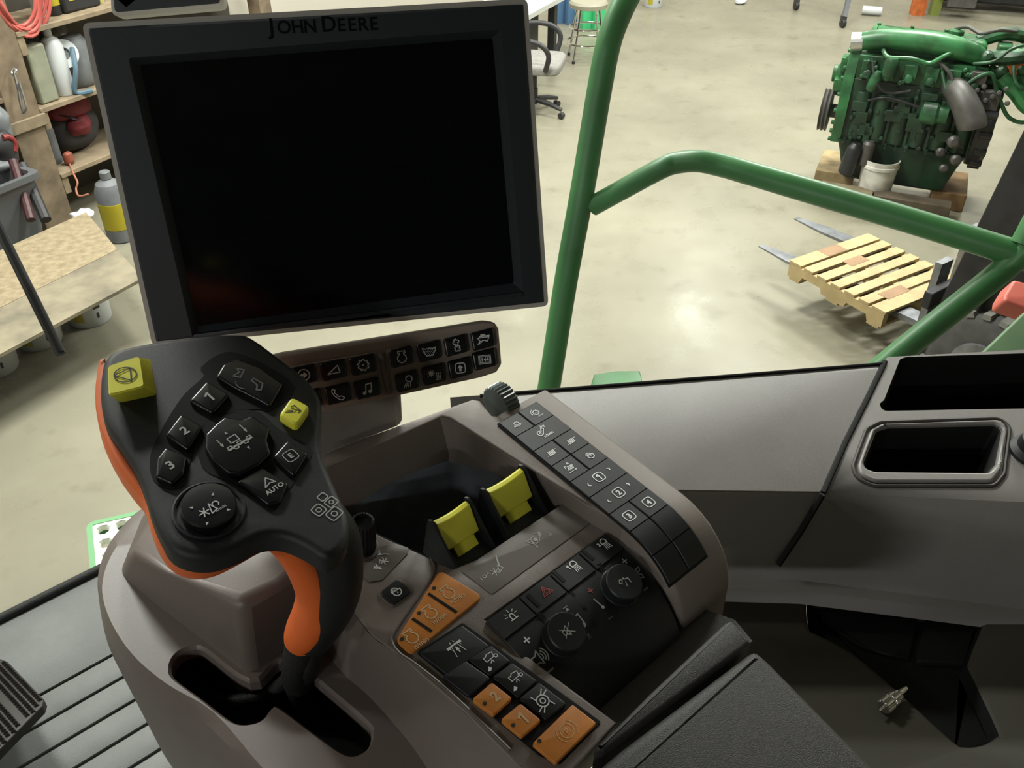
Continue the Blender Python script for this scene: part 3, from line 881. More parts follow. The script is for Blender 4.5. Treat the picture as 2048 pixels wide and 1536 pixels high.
# wells round the keys
for w in ([(402, 735), (440, 708), (475, 706), (530, 730), (590, 775), (545, 820), (520, 818), (490, 820), (460, 830), (425, 838), (405, 862), (385, 910), (372, 955), (362, 975), (325, 975), (302, 950), (302, 905), (322, 862), (345, 822), (372, 785), (408, 752)],
          [(395, 870), (430, 828), (470, 818), (520, 826), (560, 860), (620, 895), (615, 925), (570, 990), (545, 1020), (500, 985), (455, 962), (405, 935)]):
    MB().slab(HF, catmull(HF.hits(w, .0003), 3), -.001, .0004).build('key_well', M_DARK, lev)


def hkey(px, h, sym=None, size=.01, rot=0, smat=None, mtl=M_KEYG, r=.002, label=None, off=(0, 0), name='key'):
    pts = roundpoly(ccw(HF.hits(px, h)), r, 3)
    o = MB().slab(HF, pts, -.001, h, min(.0016, h * .6), 4).build(name, mtl, lev)
    if label:
        o['label'] = label
    if sym:
        a, b = mean(HF.hits(px, h))
        symbol(o, SY[sym], HF, a + off[0], b + off[1], h + .0002, size, smat or M_GREYP, rot)
    return o


hkey([(432, 752), (446, 728), (474, 716), (520, 733), (566, 767), (540, 812), (520, 800), (470, 775)], .0035, 'spout', .024, -62, M_FAINT)
hkey([(378, 800), (414, 760), (460, 788), (425, 826)], .0035, 'n1', .0105, 0)
hkey([(330, 868), (362, 826), (406, 852), (376, 900)], .0035, 'n2', .0105, 0)
hkey([(311, 952), (314, 915), (331, 892), (374, 912), (368, 945), (345, 967)], .0035, 'n3', .0105, 0)
hkey([(410, 868), (432, 846), (450, 832), (485, 838), (504, 829), (540, 856), (534, 878), (542, 905), (518, 928), (480, 947), (456, 944), (424, 918), (410, 895)], .0050, 'header', .021, 0, M_GREYP)
hkey([(545, 912), (576, 878), (616, 906), (588, 952)], .0035, 'E', .0105, 0)
hkey([(472, 962), (524, 933), (577, 966), (560, 1004), (536, 1008)], .0030, 'AUTO', .0135, 0, off=(.0025, 0))
o = hkey([(583, 792), (620, 812), (594, 851), (558, 829)], .0060, 'lift', .012, 15, M_BLACKP, M_YEL, .003, 'small yellow key', name='yellow_key')
# tall yellow stop key: its top leans toward the driver
base = HF.hits([(222, 740), (300, 716), (313, 790), (238, 806)])
topq = HF.hits([(216, 731), (280, 710), (289, 772), (217, 790)], .014)
b_, t_ = roundpoly(ccw(base), .002, 2), roundpoly(ccw(topq), .002, 2)
i0 = min(range(len(t_)), key=lambda i: sum((t_[(i + j) % len(t_)][k] - b_[j][k]) ** 2 for j in range(len(b_)) for k in (0, 1)))
t_ = t_[i0:] + t_[:i0]
tin = [tuple(p + (q - p) * .05 for p, q in zip(x, mean(t_))) for x in t_]
mb = MB().loft([[HF.p(a, b, 0) for a, b in b_], [HF.p(a, b, .0128) for a, b in t_], [HF.p(a, b, .014) for a, b in tin]], True, 0, False, True)
o = mb.build('yellow_key', M_YEL, lev, angle=25)
o['label'] = 'tall yellow key'
a, b = mean(topq)
symbol(o, SY['stop'], HF, a, b, .0144, .0145, M_BLACKP, 0)
# thumb disc in its round well
dc = HF.w(418, 1022)
mb = MB().lathe(dc - HF.n * .001, HF.n, [(.0185, 0), (.0185, .0022), (.0175, .0028), (.0165, .0022), (.0165, .0012), (0, .0012)], 40)
mb.build('key_well', M_BLACK, lev, angle=25)
mb = MB().lathe(dc, HF.n, [(.0142, 0), (.0142, .005), (.0135, .0062), (.009, .0068), (0, .007)], 40)
o = mb.build('thumb_disc', M_KEYG, lev, angle=25)
a, b = HF.hit(420, 1018, .007)
symbol(o, SY['reel'], HF, a, b, .0073, .0155, M_GREYP)
# badge of four outlined keys on the neck
a, b = HF.hit(660, 1018, .001)
a, b = HF.hit(652, 1012, 0)
symbol(lev, SY['decal4'], HF, a, b, .0004, .021, M_GREYP, 8, 'badge')

# ================================================================== display and its key bar
DF = Fr((-.128, .606, 2.745), 9.5, 72.9, 1.1)
disp = thing('display_monitor', 'large switched-off black touchscreen monitor in a grey-brown shell above the console', 'monitor', DF.p(0, -.12, -.03))
outer = roundpoly(ccw(DF.hits([(163, 46), (1055, -3), (1097, 612), (305, 693)])), .005)
mb = MB().slab(DF, outer, -.016, -.0085)
mb.frame(DF, outer, inset(outer, .006), -.0085, 0)
mb.slab(DF, roundpoly(ccw(DF.hits([(235, 112), (990, 68), (1030, 548), (360, 622)])), .006), -.045, -.013, 0, 3, 0, .004)
mb.build('shell', M_RIM, disp)
bez = inset(outer, .0036)
op = roundpoly(ccw(DF.hits([(258, 116), (1001, 59), (1046, 582), (386, 675)])), .002)
scr = DF.hits([(288, 133), (979, 81), (1022, 563), (398, 646)], -.006)
scr_o = ccw(scr)
mb = MB()
bo = bez
mb.loft([[DF.p(a, b, -.001) for a, b in bo], [DF.p(a, b, .0006) for a, b in bo], [DF.p(a, b, .0018) for a, b in inset(bo, .0015)]])
mb.poly([inset(bo, .0015), op], lambda a, b: DF.p(a, b, .0018))
opi = inset(op, .0012)
op2 = roundpoly(ccw(DF.hits([(280, 130), (985, 76), (1028, 566), (396, 652)], -.005)), .002)
mb.loft([[DF.p(a, b, .0018) for a, b in op], [DF.p(a, b, .0005) for a, b in opi], [DF.p(a, b, -.005) for a, b in op2]])
mb.build('bezel', M_BEZEL, disp, angle=30)
MB().slab(DF, inset(op2, -.002), -.0075, -.005).build('screen', M_SCREEN, disp)
# ledge along the lower edge of the opening
MB().slab(DF, DF.hits([(388, 667), (1044, 582), (1045, 590), (390, 676)], .0), -.004, .0032, .0006).build('lower_ledge', M_BEZEL, disp)
a0, b0 = DF.hit(532, 50); a1, b1 = DF.hit(757, 41)
tw = MB()
lr = math.degrees(math.atan2(b1 - b0, a1 - a0))
cr, sr = math.cos(math.radians(lr)), math.sin(math.radians(lr))
w_ = math.hypot(a1 - a0, b1 - b0)
chars = []
x = 0
adv = {'J': .62, 'O': .98, 'H': .86, 'N': .88, 'D': .86, 'E': .74, 'R': .8, ' ': .35}
for i, ch in enumerate('JOHN DEERE'):
    big = 1.0 if ch in 'J' or i == 5 else .84
    chars.append((ch, x + adv[ch] * big / 2, big)); x += adv[ch] * big
k_ = w_ / x
items = [('t', ch, cx * k_, (0 if bg == 1 else -.08 * k_), bg * k_ * 1.22, .0002) for ch, cx, bg in chars if ch != ' ']
def wide(px_, py_):
    return DF.p(a0 + px_ * cr - py_ * sr, b0 + px_ * sr + py_ * cr - .001, .0021)
symgeo(tw, items, wide)
tw.build('lettering', M_LETTER, disp)
# arm under the monitor
KF = Fr(atd(800, 735, .655), 12, 62, 0)
am = MB()
def col(px, z0):
    return [atz(x, y, z0) for x, y in px]
p_top = [KF.w(x, y, -.02) for x, y in ((560, 780), (800, 780), (800, 720), (560, 720))]
p_bot = [atz(x, y, 2.52) for x, y in ((575, 945), (806, 850), (800, 812), (560, 900))]
am.loft([p_top, p_bot], True, 0, True, True)
am.build('monitor_arm', M_TAUPE, disp, bevel=.006, bseg=3)

M_BAR = mat('button bar plastic', rgb(148, 135, 126), .42, bump=.1, bscale=1500)
kp = thing('button_bar', 'taupe bar of black shortcut buttons below the monitor screen', 'keypad', KF.p(0, 0, -.01))
out = [(480, 728), (560, 708), (970, 643), (990, 645), (998, 658), (1004, 728), (994, 745), (960, 756), (600, 835), (505, 850)]
MB().slab(KF, roundpoly(ccw(KF.hits(out)), .004), -.016, 0, .003, 4).build('housing', M_BAR, kp)
for q in ([(772, 700), (982, 662), (990, 735), (786, 785)], [(500, 748), (750, 704), (764, 788), (516, 840)]):
    MB().slab(KF, roundpoly(ccw(KF.hits(q)), .003), -.001, .0006, .0004).build('key_bed', M_BAR, kp)
MB().tube([KF.w(763, 706, .0005), KF.w(768, 740, .0012), KF.w(778, 788, .0005)], .0022, 10, smooth=4).build('divider', M_TAUPE_S, kp)
for x, y, sy in ((803, 713, 'engine'), (858, 702, 'grain'), (912, 690, 'fan'), (966, 678, 'combine'), (813, 762, 'lamp'), (867, 748, 'climate'), (919, 735, 'boxarrow'), (969, 718, 'counter'),
                 (607, 749, 'circarrow'), (667, 739, 'triangle'), (726, 729, 'gear'), (616, 798, 'circarrow'), (675, 787, 'phone'), (734, 776, 'music')):
    k = .94 if x > 780 else 1.05
    q = [(x - 27 * k, y - 11), (x + 22 * k, y - 23), (x + 27 * k, y + 13), (x - 20 * k, y + 25)]
    if y > 733 and x > 780 or x < 750 and y > 760:
        q = [(a + 1, b) for a, b in q]
    key(kp, KF, q, 0, .0038, M_KEYG, sy, .0112, 0, M_WHITE, r=.002, rb=.0014)

# second, smaller screen above the monitor
D2 = Fr(atd(330, 10, .70), 9.5, 70, 1.1)
sm = thing('small_monitor', 'dark screen with grey rim cut off by the upper photo edge above the monitor', 'monitor', D2.o)
o2 = roundpoly(ccw(D2.hits([(212, -150), (440, -160), (448, 14), (222, 34)])), .006)
MB().slab(D2, o2, -.02, 0, .002).build('shell', M_RIM, sm)
MB().slab(D2, inset(o2, .003), -.001, .0012, .0005).build('bezel', M_BEZEL, sm)
MB().slab(D2, inset(o2, .012), .0008, .0016).build('screen', M_SCREEN, sm)

# ================================================================== side console along the window
Z0, Z1 = 2.42, 2.382
AF = Fr(atz(1400, 747, Z0), 2.0, 9)
side = thing('side_console', 'grey-taupe side console under the cab window with storage pockets', 'side console', atz(1700, 1000, 2.2))
crease_b = AF.hit(1640, 988)[1]
sill_b = AF.hit(1400, 722)[1]
def cr_y(x):
    return 982 + (x - 1100) * .00926
top_px = [(985, 790), (1060, 783), (1400, 757), (1775, 727), (1790, 706), (2200, 690), (2200, 1012), (1900, 1000), (1640, 987), (1300, 982), (1150, 985)]
tp = AF.hits([(960, 790), (1400, 757), (1765, 727), (1775, 714), (2300, 686), (2300, 1015), (1640, 987), (1100, 982)])
pk1 = roundpoly(ccw(AF.hits([(1758, 808), (1768, 800), (1800, 718), (1812, 714), (2250, 700), (2250, 815), (2048, 817), (1766, 822)])), .006)
cup = roundpoly(ccw(AF.hits([(1727, 925), (1752, 864), (1775, 857), (1990, 852), (2003, 862), (1990, 930), (1975, 948), (1750, 946), (1730, 940)])), .008)
mb = MB()
tpc = ccw(tp)
pk_c, cup_c = pk1, cup
mb.poly([tpc, pk_c, cup_c], lambda a, b: AF.p(a, b, 0))
# crease, lower face, ledge and lower floor: swept along the window
xs = [-.16, .06, .3, .6, 1.2]
cb = AF.hit(1640, 987)[1]
prof = []
ca = [AF.hit(x, cr_y(x) if x < 1650 else 987 + (x - 1640) * .043) for x in (1100, 1350, 1640, 2000, 2300)]
r_top = [AF.p(a, b, 0) for a, b in ca]
r_a = [AF.p(a, b - .004, -.0035) for a, b in ca]
low1 = [(1100, 1128), (1350, 1130), (1600, 1138), (2000, 1190), (2300, 1235)]
r_b = [aty(x, y, p.y - .026) for (x, y), p in zip(low1, r_a)]
r_c = [p + V((0, -.004, -.012)) for p in r_b]
r_d = [p + V((0, -.016, -.014)) for p in r_b]
r_e = [p + V((0, -.02, -.03)) for p in r_b]
mb.loft([r_top, r_a, r_b], False)
mb.loft([r_b, r_c], False)
mb.loft([r_c, r_d, r_e], False)
# sill outer skirt
sk = AF.hits([(900, 795), (1400, 757), (1765, 727), (1775, 714), (2300, 686)])
mb.loft([[AF.p(a, b, 0) for a, b in sk], [AF.p(a, b + .004, -.02) for a, b in sk], [AF.p(a, b + .004, -.5) for a, b in sk]], False)
mb.build('console_body', M_SIDE, side, angle=25)
# pockets
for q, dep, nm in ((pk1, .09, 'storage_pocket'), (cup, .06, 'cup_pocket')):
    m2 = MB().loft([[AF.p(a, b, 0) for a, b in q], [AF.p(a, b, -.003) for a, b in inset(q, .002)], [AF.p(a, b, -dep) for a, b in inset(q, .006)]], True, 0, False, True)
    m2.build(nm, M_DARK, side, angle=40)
# raised surround of the cup pocket with its outer groove
sur = roundpoly(ccw(AF.hits([(1716, 930), (1742, 858), (1765, 846), (2000, 838), (2014, 850), (2003, 940), (1985, 962), (1750, 962), (1722, 950)], .004)), .012)
MB().frame(AF, sur, inset(cup, -.001), -.001, .004).build('pocket_surround', M_SIDE, side, bevel=.0025, bseg=3)
gro = inset(sur, -.004)
MB().tube([AF.p(a, b, .0004) for a, b in gro], .0022, 8, True).build('groove', mat('dark groove', rgb(52, 49, 46), .6), side)
# black knob at the frame edge
kc = AF.w(2062, 905)
MB().lathe(kc, AF.n, [(.022, 0), (.022, .004), (.017, .009), (.016, .02), (.013, .023), (0, .023)], 32).build('round_knob', M_BLACK, side)
# inset cover panel left of the seam, rubber seam
cov = ccw(AF.hits([(985, 795), (1400, 764), (1755, 734), (1763, 740), (1642, 984), (1300, 980), (1120, 980)], .0012))
MB().slab(AF, cov, -.001, .0012, .0008).build('cover_panel', M_SIDE, side)
mb = MB()
seam = [AF.w(x, y, .0010) for x, y in ((1770, 722), (1735, 795), (1690, 885), (1646, 985))] + [(r_b[2] + V((-.007 + .0, -.001, .09)))][:0]
mb.tube(seam, .0032, 8, flat=.5)
fa = [aty(1645, 989, r_a[2].y - .002), aty(1600, 1065, r_a[2].y - .014), aty(1556, 1130, r_b[2].y - .002)]
mb.tube(fa, .0035, 8, flat=.6)
mb.tube([AF.w(x, y, .0006) for x, y in ((960, 792), (1400, 757), (1764, 728))], .0022, 8)
mb.build('seam', M_DARK, side)
# lower floor of the side console with its dark moulded recess
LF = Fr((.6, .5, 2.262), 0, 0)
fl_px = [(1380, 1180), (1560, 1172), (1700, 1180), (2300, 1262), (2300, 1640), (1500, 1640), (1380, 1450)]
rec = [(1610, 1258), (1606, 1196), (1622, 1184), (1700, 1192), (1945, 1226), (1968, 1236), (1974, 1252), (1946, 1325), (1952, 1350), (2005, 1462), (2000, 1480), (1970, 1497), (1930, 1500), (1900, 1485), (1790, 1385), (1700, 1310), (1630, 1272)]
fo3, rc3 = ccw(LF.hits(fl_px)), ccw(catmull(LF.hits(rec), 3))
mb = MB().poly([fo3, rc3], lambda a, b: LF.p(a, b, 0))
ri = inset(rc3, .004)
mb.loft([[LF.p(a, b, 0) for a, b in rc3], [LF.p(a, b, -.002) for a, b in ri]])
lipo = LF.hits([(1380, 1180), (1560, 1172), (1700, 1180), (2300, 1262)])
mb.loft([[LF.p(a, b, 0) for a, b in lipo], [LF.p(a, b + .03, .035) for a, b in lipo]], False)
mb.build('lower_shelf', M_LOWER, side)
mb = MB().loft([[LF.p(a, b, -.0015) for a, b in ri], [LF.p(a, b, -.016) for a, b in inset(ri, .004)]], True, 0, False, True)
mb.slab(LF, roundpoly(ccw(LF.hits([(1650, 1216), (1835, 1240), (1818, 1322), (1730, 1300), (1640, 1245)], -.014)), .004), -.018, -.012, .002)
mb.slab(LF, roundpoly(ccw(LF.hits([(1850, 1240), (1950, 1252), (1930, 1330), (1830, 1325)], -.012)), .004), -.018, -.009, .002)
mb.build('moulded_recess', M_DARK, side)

# small knurled connector lying on the lower shelf
cf = LF.w(1782, 1402, .0075)
con2 = thing('cable_connector', 'small shiny knurled metal connector beside the dark recess', 'connector', cf)
ax = (LF.w(1815, 1378, .0075) - LF.w(1765, 1420, .0075)).normalized()
mb = MB().lathe(cf - ax * .012, ax, [(.0065, 0), (.0072, .0008), (.0072, .010), (.0062, .0105), (.0058, .0125), (.0066, .013), (.0066, .018), (.0050, .0185), (.0050, .024), (.0042, .025)], 36, 0, .09)
mb.build('knurled_collar', M_STEEL, con2, angle=20)
mb = MB().lathe(cf - ax * .018, ax, [(.0012, 0), (.0012, .008)], 10)
mb.lathe(cf + ax * .012, ax, [(.003, 0), (.003, .006), (.002, .012)], 10)
mb.build('centre_pin', M_STEEL, con2)

# ================================================================== cab floor, seal, wiper, pedal, glass
ZC = 1.75
GF = Fr((-.6, .8, ZC), 43, 0)
e0, e1 = atz(-60, 1270, ZC), atz(206, 1137, ZC)
ed = (e1 - e0).normalized(); back = V((ed.y, -ed.x, 0))
q0 = e0 - ed * .6; q1 = e1 + ed * .4
mb = MB()
GX = Fr(q0, math.degrees(math.atan2(ed.y, ed.x)), 0)
L = (q1 - q0).length
mb.slab(GX, [(-.5, -1.5), (L, -1.5), (L, -.005), (-.5, -.005)], -.06, -.004, mi=1)
# boards of the mat with grooves between, slightly fanned
gx = []
for (x0, y0), (x1, y1) in (((85, 1395), (222, 1302)), ((93, 1536), (243, 1337)), ((175, 1536), (275, 1376)), ((256, 1536), (305, 1412))):
    pass
cuts = []
for pts in ([(-120, 1510), (40, 1430), (222, 1302)], [(-20, 1590), (130, 1500), (243, 1340)], [(90, 1600), (200, 1515), (275, 1377)], [(180, 1610), (285, 1510), (318, 1425)], [(300, 1610), (340, 1532), (372, 1470)], [(380, 1620), (412, 1536), (440, 1500)]):
    cuts.append([GX.hit(*p) for p in pts])
first = GX.hit(-40, 1460); 
bl = [[(-.5, -.005), (.3, -.005), (L, -.005)]]
for cpts in ([(20, 1432), (222, 1303)], [(94, 1534), (243, 1338)], [(176, 1534), (276, 1376)], [(258, 1534), (306, 1413)], [(335, 1534), (341, 1450)], [(410, 1534), (382, 1487)]):
    (ax_, ay_), (bx_, by_) = GX.hit(*cpts[0]), GX.hit(*cpts[1])
    my = (ay_ + by_) / 2
    sl = max(-.35, min(.35, (by_ - ay_) / (bx_ - ax_ if abs(bx_ - ax_) > 1e-4 else 1)))
    xm = (ax_ + bx_) / 2
    bl.append([(xx, my + sl * (xx - xm)) for xx in (-.5, xm, L)])
bl.sort(key=lambda r: -r[1][1])
print('GROOVES', [[round(k, 3) for k in r[1]] for r in bl])
ys = [0]
g = .003
mid_y = [r[1][1] for r in bl]
gap = .055
grooves = [mid_y[1] - gap * i for i in range(14)]
prev = -.005
for y in grooves:
    mb.slab(GX, [(-.5, y + g), (L, y + g), (L, prev - (g if prev < -.006 else 0)), (-.5, prev - (g if prev < -.006 else 0))], -.006, 0, .0012, 2)
    prev = y
mt = mb.build('floor_mat', [M_MAT, M_GROOVE])
tag(mt, 'grey ribbed rubber mat on the cab floor below the console', 'floor mat')

sl = MB().tube([q0 - ed * .3, e0, e1, q1], .011, 12)
tag(sl.build('rubber_seal', mat('black seal rubber', rgb(24, 24, 25), .55, bump=.8, bscale=900)), 'black rubber seal strip along the front edge of floor mat', 'seal')

pedal = thing('foot_pedal', 'dark brown pedal with pyramid studs at the left edge of the floor mat', 'pedal', atz(10, 1420, 1.80))
PF = Fr(atz(20, 1400, 1.83), 35, -14)
pq = roundpoly(ccw(PF.hits([(-70, 1290), (15, 1322), (88, 1398), (84, 1412), (-60, 1560), (-140, 1500)])), .006)
M_PEDAL = mat('brown black rubber', rgb(27, 24, 23), .5)
MB().slab(PF, pq, -.014, 0, .003).build('pedal_plate', M_PEDAL, pedal)
mb = MB()
pa = PF.hit(12, 1330); pbv = PF.hit(80, 1400)
ux = V(pbv) - V(pa); ul = ux.length; ux.normalize(); uy = V((ux.y, -ux.x))
pin = inset(pq, .004)


def inside(p, l):
    c = False
    for i in range(len(l)):
        a, b = l[i - 1], l[i]
        if (a[1] > p.y) != (b[1] > p.y) and p.x < (b[0] - a[0]) * (p.y - a[1]) / (b[1] - a[1]) + a[0]:
            c = not c
    return c


for i in range(-12, 22):
    for j in range(-24, 24):
        if j % 6 == 4:
            continue
        c = V(pa) + ux * (i * .0085) + uy * (j * .0085)
        if not inside(c, pin):
            continue
        r = .0037
        q = [c + ux * sx * r + uy * sy * r for sx, sy in ((-1, -1), (1, -1), (1, 1), (-1, 1))]
        mb.add([PF.p(p.x, p.y, -.0005) for p in q] + [PF.p(c.x, c.y, .0048)], [[0, 1, 4], [1, 2, 4], [2, 3, 4], [3, 0, 4]])
mb.build('stud_pattern', M_PEDAL, pedal, angle=10)
MB().box(PF.p(V(pq[0]).x, V(pq[0]).y, -.06) * .0 + PF.w(-20, 1430, -.045), (.03, .03, .07)).build('pedal_arm', M_BLACK, pedal)

wp = thing('windshield_wiper', 'long black wiper hanging across the glass at the left edge', 'wiper', atd(70, 600, 1.30))
w0, w1 = atd(-40, 380, 1.38), atd(122, 708, 1.30)
wd = (w1 - w0).normalized()
mb = MB().tube([w0, w1], .0075, 8, flat=.6)
mb.build('wiper_blade', mat('wiper black', rgb(18, 20, 20), .5), wp)
mb = MB().tube([w0 + V((.012, -.012, 0)), w0.lerp(w1, .97) + V((.008, -.008, 0))], .004, 8)
mb.build('wiper_arm', M_DARK, wp)

# glass of the cab
gpath = [(-1.9, .13, 1.75), (-.9, 1.02, 1.75), (-.62, 1.23, 1.75), (-.3, 1.36, 1.75), (.1, 1.41, 1.75), (.6, 1.38, 1.75), (1.1, 1.28, 1.75), (1.9, 1.0, 1.75)]
gpath = catmull([p for p in gpath], 6, False)
gm = bpy.data.materials.new('clear cab glass'); gm.use_nodes = True
nt = gm.node_tree; nt.nodes.clear()
out_ = nt.nodes.new('ShaderNodeOutputMaterial'); mx = nt.nodes.new('ShaderNodeMixShader')
tr = nt.nodes.new('ShaderNodeBsdfTransparent'); gl = nt.nodes.new('ShaderNodeBsdfGlossy'); fz = nt.nodes.new('ShaderNodeFresnel')
tr.inputs[0].default_value = (.985, .995, .985, 1); gl.inputs['Roughness'].default_value = .02
mm = nt.nodes.new('ShaderNodeMath'); mm.operation = 'MULTIPLY'; mm.inputs[1].default_value = .35
fz.inputs['IOR'].default_value = 1.45
nt.links.new(fz.outputs[0], mm.inputs[0]); nt.links.new(mm.outputs[0], mx.inputs[0])
nt.links.new(tr.outputs[0], mx.inputs[1]); nt.links.new(gl.outputs[0], mx.inputs[2]); nt.links.new(mx.outputs[0], out_.inputs[0])
mb = MB().loft([[V((p[0], p[1] - .38 * (z_ / 6) ** 3, 1.75 + 1.82 * z_ / 6)) for p in gpath] for z_ in range(7)], False)
struct(mb.build('window_1', gm, angle=80))
# roof and rear of the cab shade the inside
M_LINER = mat('cab headliner', rgb(92, 90, 86), .85)
RF = Fr((0, 0, 3.55), 0, 0)
roof = [(-1.95, -1.4), (1.9, -1.4), (1.9, .62), (1.1, .9), (.6, .98), (.1, 1.0), (-.3, .95), (-.62, .85), (-1.1, .45), (-1.95, -.2)]
struct(MB().slab(RF, roof, 0, .12).build('ceiling_1', M_LINER))
struct(MB().box((-.17, -1.4, 2.25), (3.8, .06, 1.2)).build('wall_cab_rear', M_LINER))
# ================================================================== handrail and step outside the cab
M_GREEN = mat('green machine paint', rgb(62, 122, 70), .42, var=.22, vscale=5, bump=.1, bscale=300, detail=6)
M_GREEND = mat('dusty green paint', rgb(92, 122, 88), .6, var=.12, vscale=6)
hr = thing('handrail', 'green painted tubular handrail of the platform outside the cab glass', 'handrail', atd(1100, 765, 1.95))
D = 1.85
up = [(1090, 810, 2.05), (1100, 762, 2.02), (1132, 560, 1.95), (1165, 380, 1.88), (1197, 190, 1.83), (1215, 95, 1.80), (1233, 40, 1.79), (1262, -20, 1.79), (1300, -80, 1.8)]
MB().tube([atd(*q) for q in up], [.026] * len(up), 20, smooth=5).build('upright_tube', M_GREEN, hr)
lp = [(1185, 412, 1.89), (1250, 376, 1.84), (1320, 338, 1.79), (1352, 326, 1.78), (1395, 322, 1.76), (1440, 330, 1.75), (1500, 347, 1.73), (1640, 388, 1.70), (1840, 447, 1.66), (2010, 500, 1.62), (2120, 535, 1.60)]
MB().tube([atd(*q) for q in lp], [.0215, .0215, .0215, .022, .022, .0225, .0225, .0235, .024, .0245, .025], 20, smooth=5).build('upper_rail', M_GREEN, hr)
br = [(2060, 490, 1.60), (2000, 545, 1.63), (1900, 625, 1.66), (1800, 705, 1.69), (1740, 755, 1.71)]
MB().tube([atd(*q) for q in br], .0235, 20, smooth=3).build('brace_tube', M_GREEN, hr)
pst = [(2048, 490, 1.6), (2085, 420, 1.58), (2160, 300, 1.55)]
MB().tube([atd(*q) for q in pst], .024, 16).build('upright_tube', M_GREEN, hr)

p = thing('mounting_bracket', 'short green bracket just showing over the console edge beside the upright rail', 'bracket', atd(1235, 755, 1.9))
BF = Fr(atd(1235, 748, 1.9), 5, 0)
MB().slab(BF, BF.hits([(1175, 790), (1188, 748), (1230, 741), (1280, 741), (1292, 790)]), -.05, 0, .004).build('bracket_plate', M_GREEN, p)

stp = thing('platform_step', 'white-lit perforated step plate with green edge outside the front glass', 'step', atz(215, 1080, 1.62))
M_STEPW = mat('step white with glare in colour', rgb(236, 240, 226), .5)  # near-white base stands for the strong light on the plate
SF = Fr(atz(230, 1090, 1.62), 12, 0)
so_ = roundpoly(ccw(SF.hits([(172, 1046), (330, 1010), (480, 985), (520, 1240), (190, 1260)])), .02)
holes = []
for i in range(5):
    for j in range(4):
        x, y = 206 + i * 37.0 - j * -5, 1059 - i * 9.5 + j * 27
        a, b = SF.hit(x, y)
        holes.append([(a + .0155 * math.cos(k * PI / 4 + .4), b + .0155 * math.sin(k * PI / 4 + .4)) for k in range(8)])
mb = MB()
so_i = inset(so_, .010)
mb.poly([so_i] + holes, lambda a, b: SF.p(a, b, 0))
for h in holes:
    mb.loft([[SF.p(a, b, 0) for a, b in h], [SF.p(a, b, -.004) for a, b in inset(ccw(h), .003)], [SF.p(a, b, -.012) for a, b in inset(ccw(h), .004)]])
mb.build('step_plate', M_STEPW, stp, angle=20)
mb = MB().loft([[SF.p(a, b, .001) for a, b in inset(so_, .012)], [SF.p(a, b, .001) for a, b in so_], [SF.p(a, b, -.05) for a, b in so_]])
mb.build('edge_frame', mat('bright green paint', rgb(84, 160, 92), .45), stp)
pan = Fr(atd(2040, 670, 1.95), 20, 30)
tag(MB().slab(pan, pan.hits([(1955, 715), (2052, 622), (2200, 560), (2200, 760), (1955, 760)]), -.02, 0, .004).build('fender_panel', M_GREEND), 'pale green sheet panel at the right photo edge below the wheel', 'panel')

# ================================================================== shop floor and walls
fm = bpy.data.materials.new('polished concrete'); fm.use_nodes = True
nt = fm.node_tree; b = nt.nodes['Principled BSDF']
tc = nt.nodes.new('ShaderNodeTexCoord')
def nz(scale, det, p0, p1, c0, c1):
    n = nt.nodes.new('ShaderNodeTexNoise'); n.inputs['Scale'].default_value = scale; n.inputs['Detail'].default_value = det
    r = nt.nodes.new('ShaderNodeValToRGB'); r.color_ramp.elements[0].position = p0; r.color_ramp.elements[1].position = p1
    r.color_ramp.elements[0].color = c0; r.color_ramp.elements[1].color = c1
    nt.links.new(tc.outputs['Object'], n.inputs['Vector']); nt.links.new(n.outputs['Fac'], r.inputs['Fac'])
    return r
r1 = nz(.9, 6, .32, .68, rgb(122, 118, 103), rgb(141, 137, 120))
r2 = nz(5, 4, .22, .42, rgb(150, 146, 136), (1, 1, 1, 1))
r3 = nz(2.2, 3, .25, .31, rgb(150, 146, 134), (1, 1, 1, 1))
def mul(a, c, f):
    m = nt.nodes.new('ShaderNodeMixRGB'); m.blend_type = 'MULTIPLY'; m.inputs[0].default_value = f
    nt.links.new(a, m.inputs[1]); nt.links.new(c, m.inputs[2]); return m.outputs[0]
nt.links.new(mul(mul(r1.outputs[0], r2.outputs[0], .35), r3.outputs[0], .3), b.inputs['Base Color'])
rr = nz(3, 5, .3, .7, (.22, .22, .22, 1), (.42, .42, .42, 1))
nt.links.new(rr.outputs[0], b.inputs['Roughness'])
b.inputs['Specular IOR Level'].default_value = .45
FL = Fr((0, 0, 0), 0, 0)
struct(MB().slab(FL, [(-12, -10), (11, -10), (11, 19), (-12, 19)], -.2, 0).build('floor', fm))
M_WALL = mat('shop wall board', rgb(196, 190, 178), .8)
e = V((.47, .883, 0)).normalized(); gdir = V((-e.y, e.x, 0))
O = V((-3.36, 6.25, 0))
wy = math.degrees(math.atan2(e.y, e.x))
Rz = Matrix.Rotation(math.atan2(e.y, e.x), 3, 'Z')
def sp(a, b, z=0):
    return O + e * a + gdir * b + V((0, 0, z))
struct(MB().box(sp(2, .62, 3), (22, .12, 6), Rz).build('wall_left', M_WALL))
struct(MB().box((3.5, 18.9, 3), (15, .2, 6)).build('wall_back', M_WALL))
struct(MB().box((10.9, 7.5, 3), (.2, 23, 6)).build('wall_right', M_WALL))
struct(MB().box((-.5, 4.5, 6.1), (23, 29, .2)).build('ceiling', mat('white ceiling sheet', rgb(225, 225, 220), .8)))

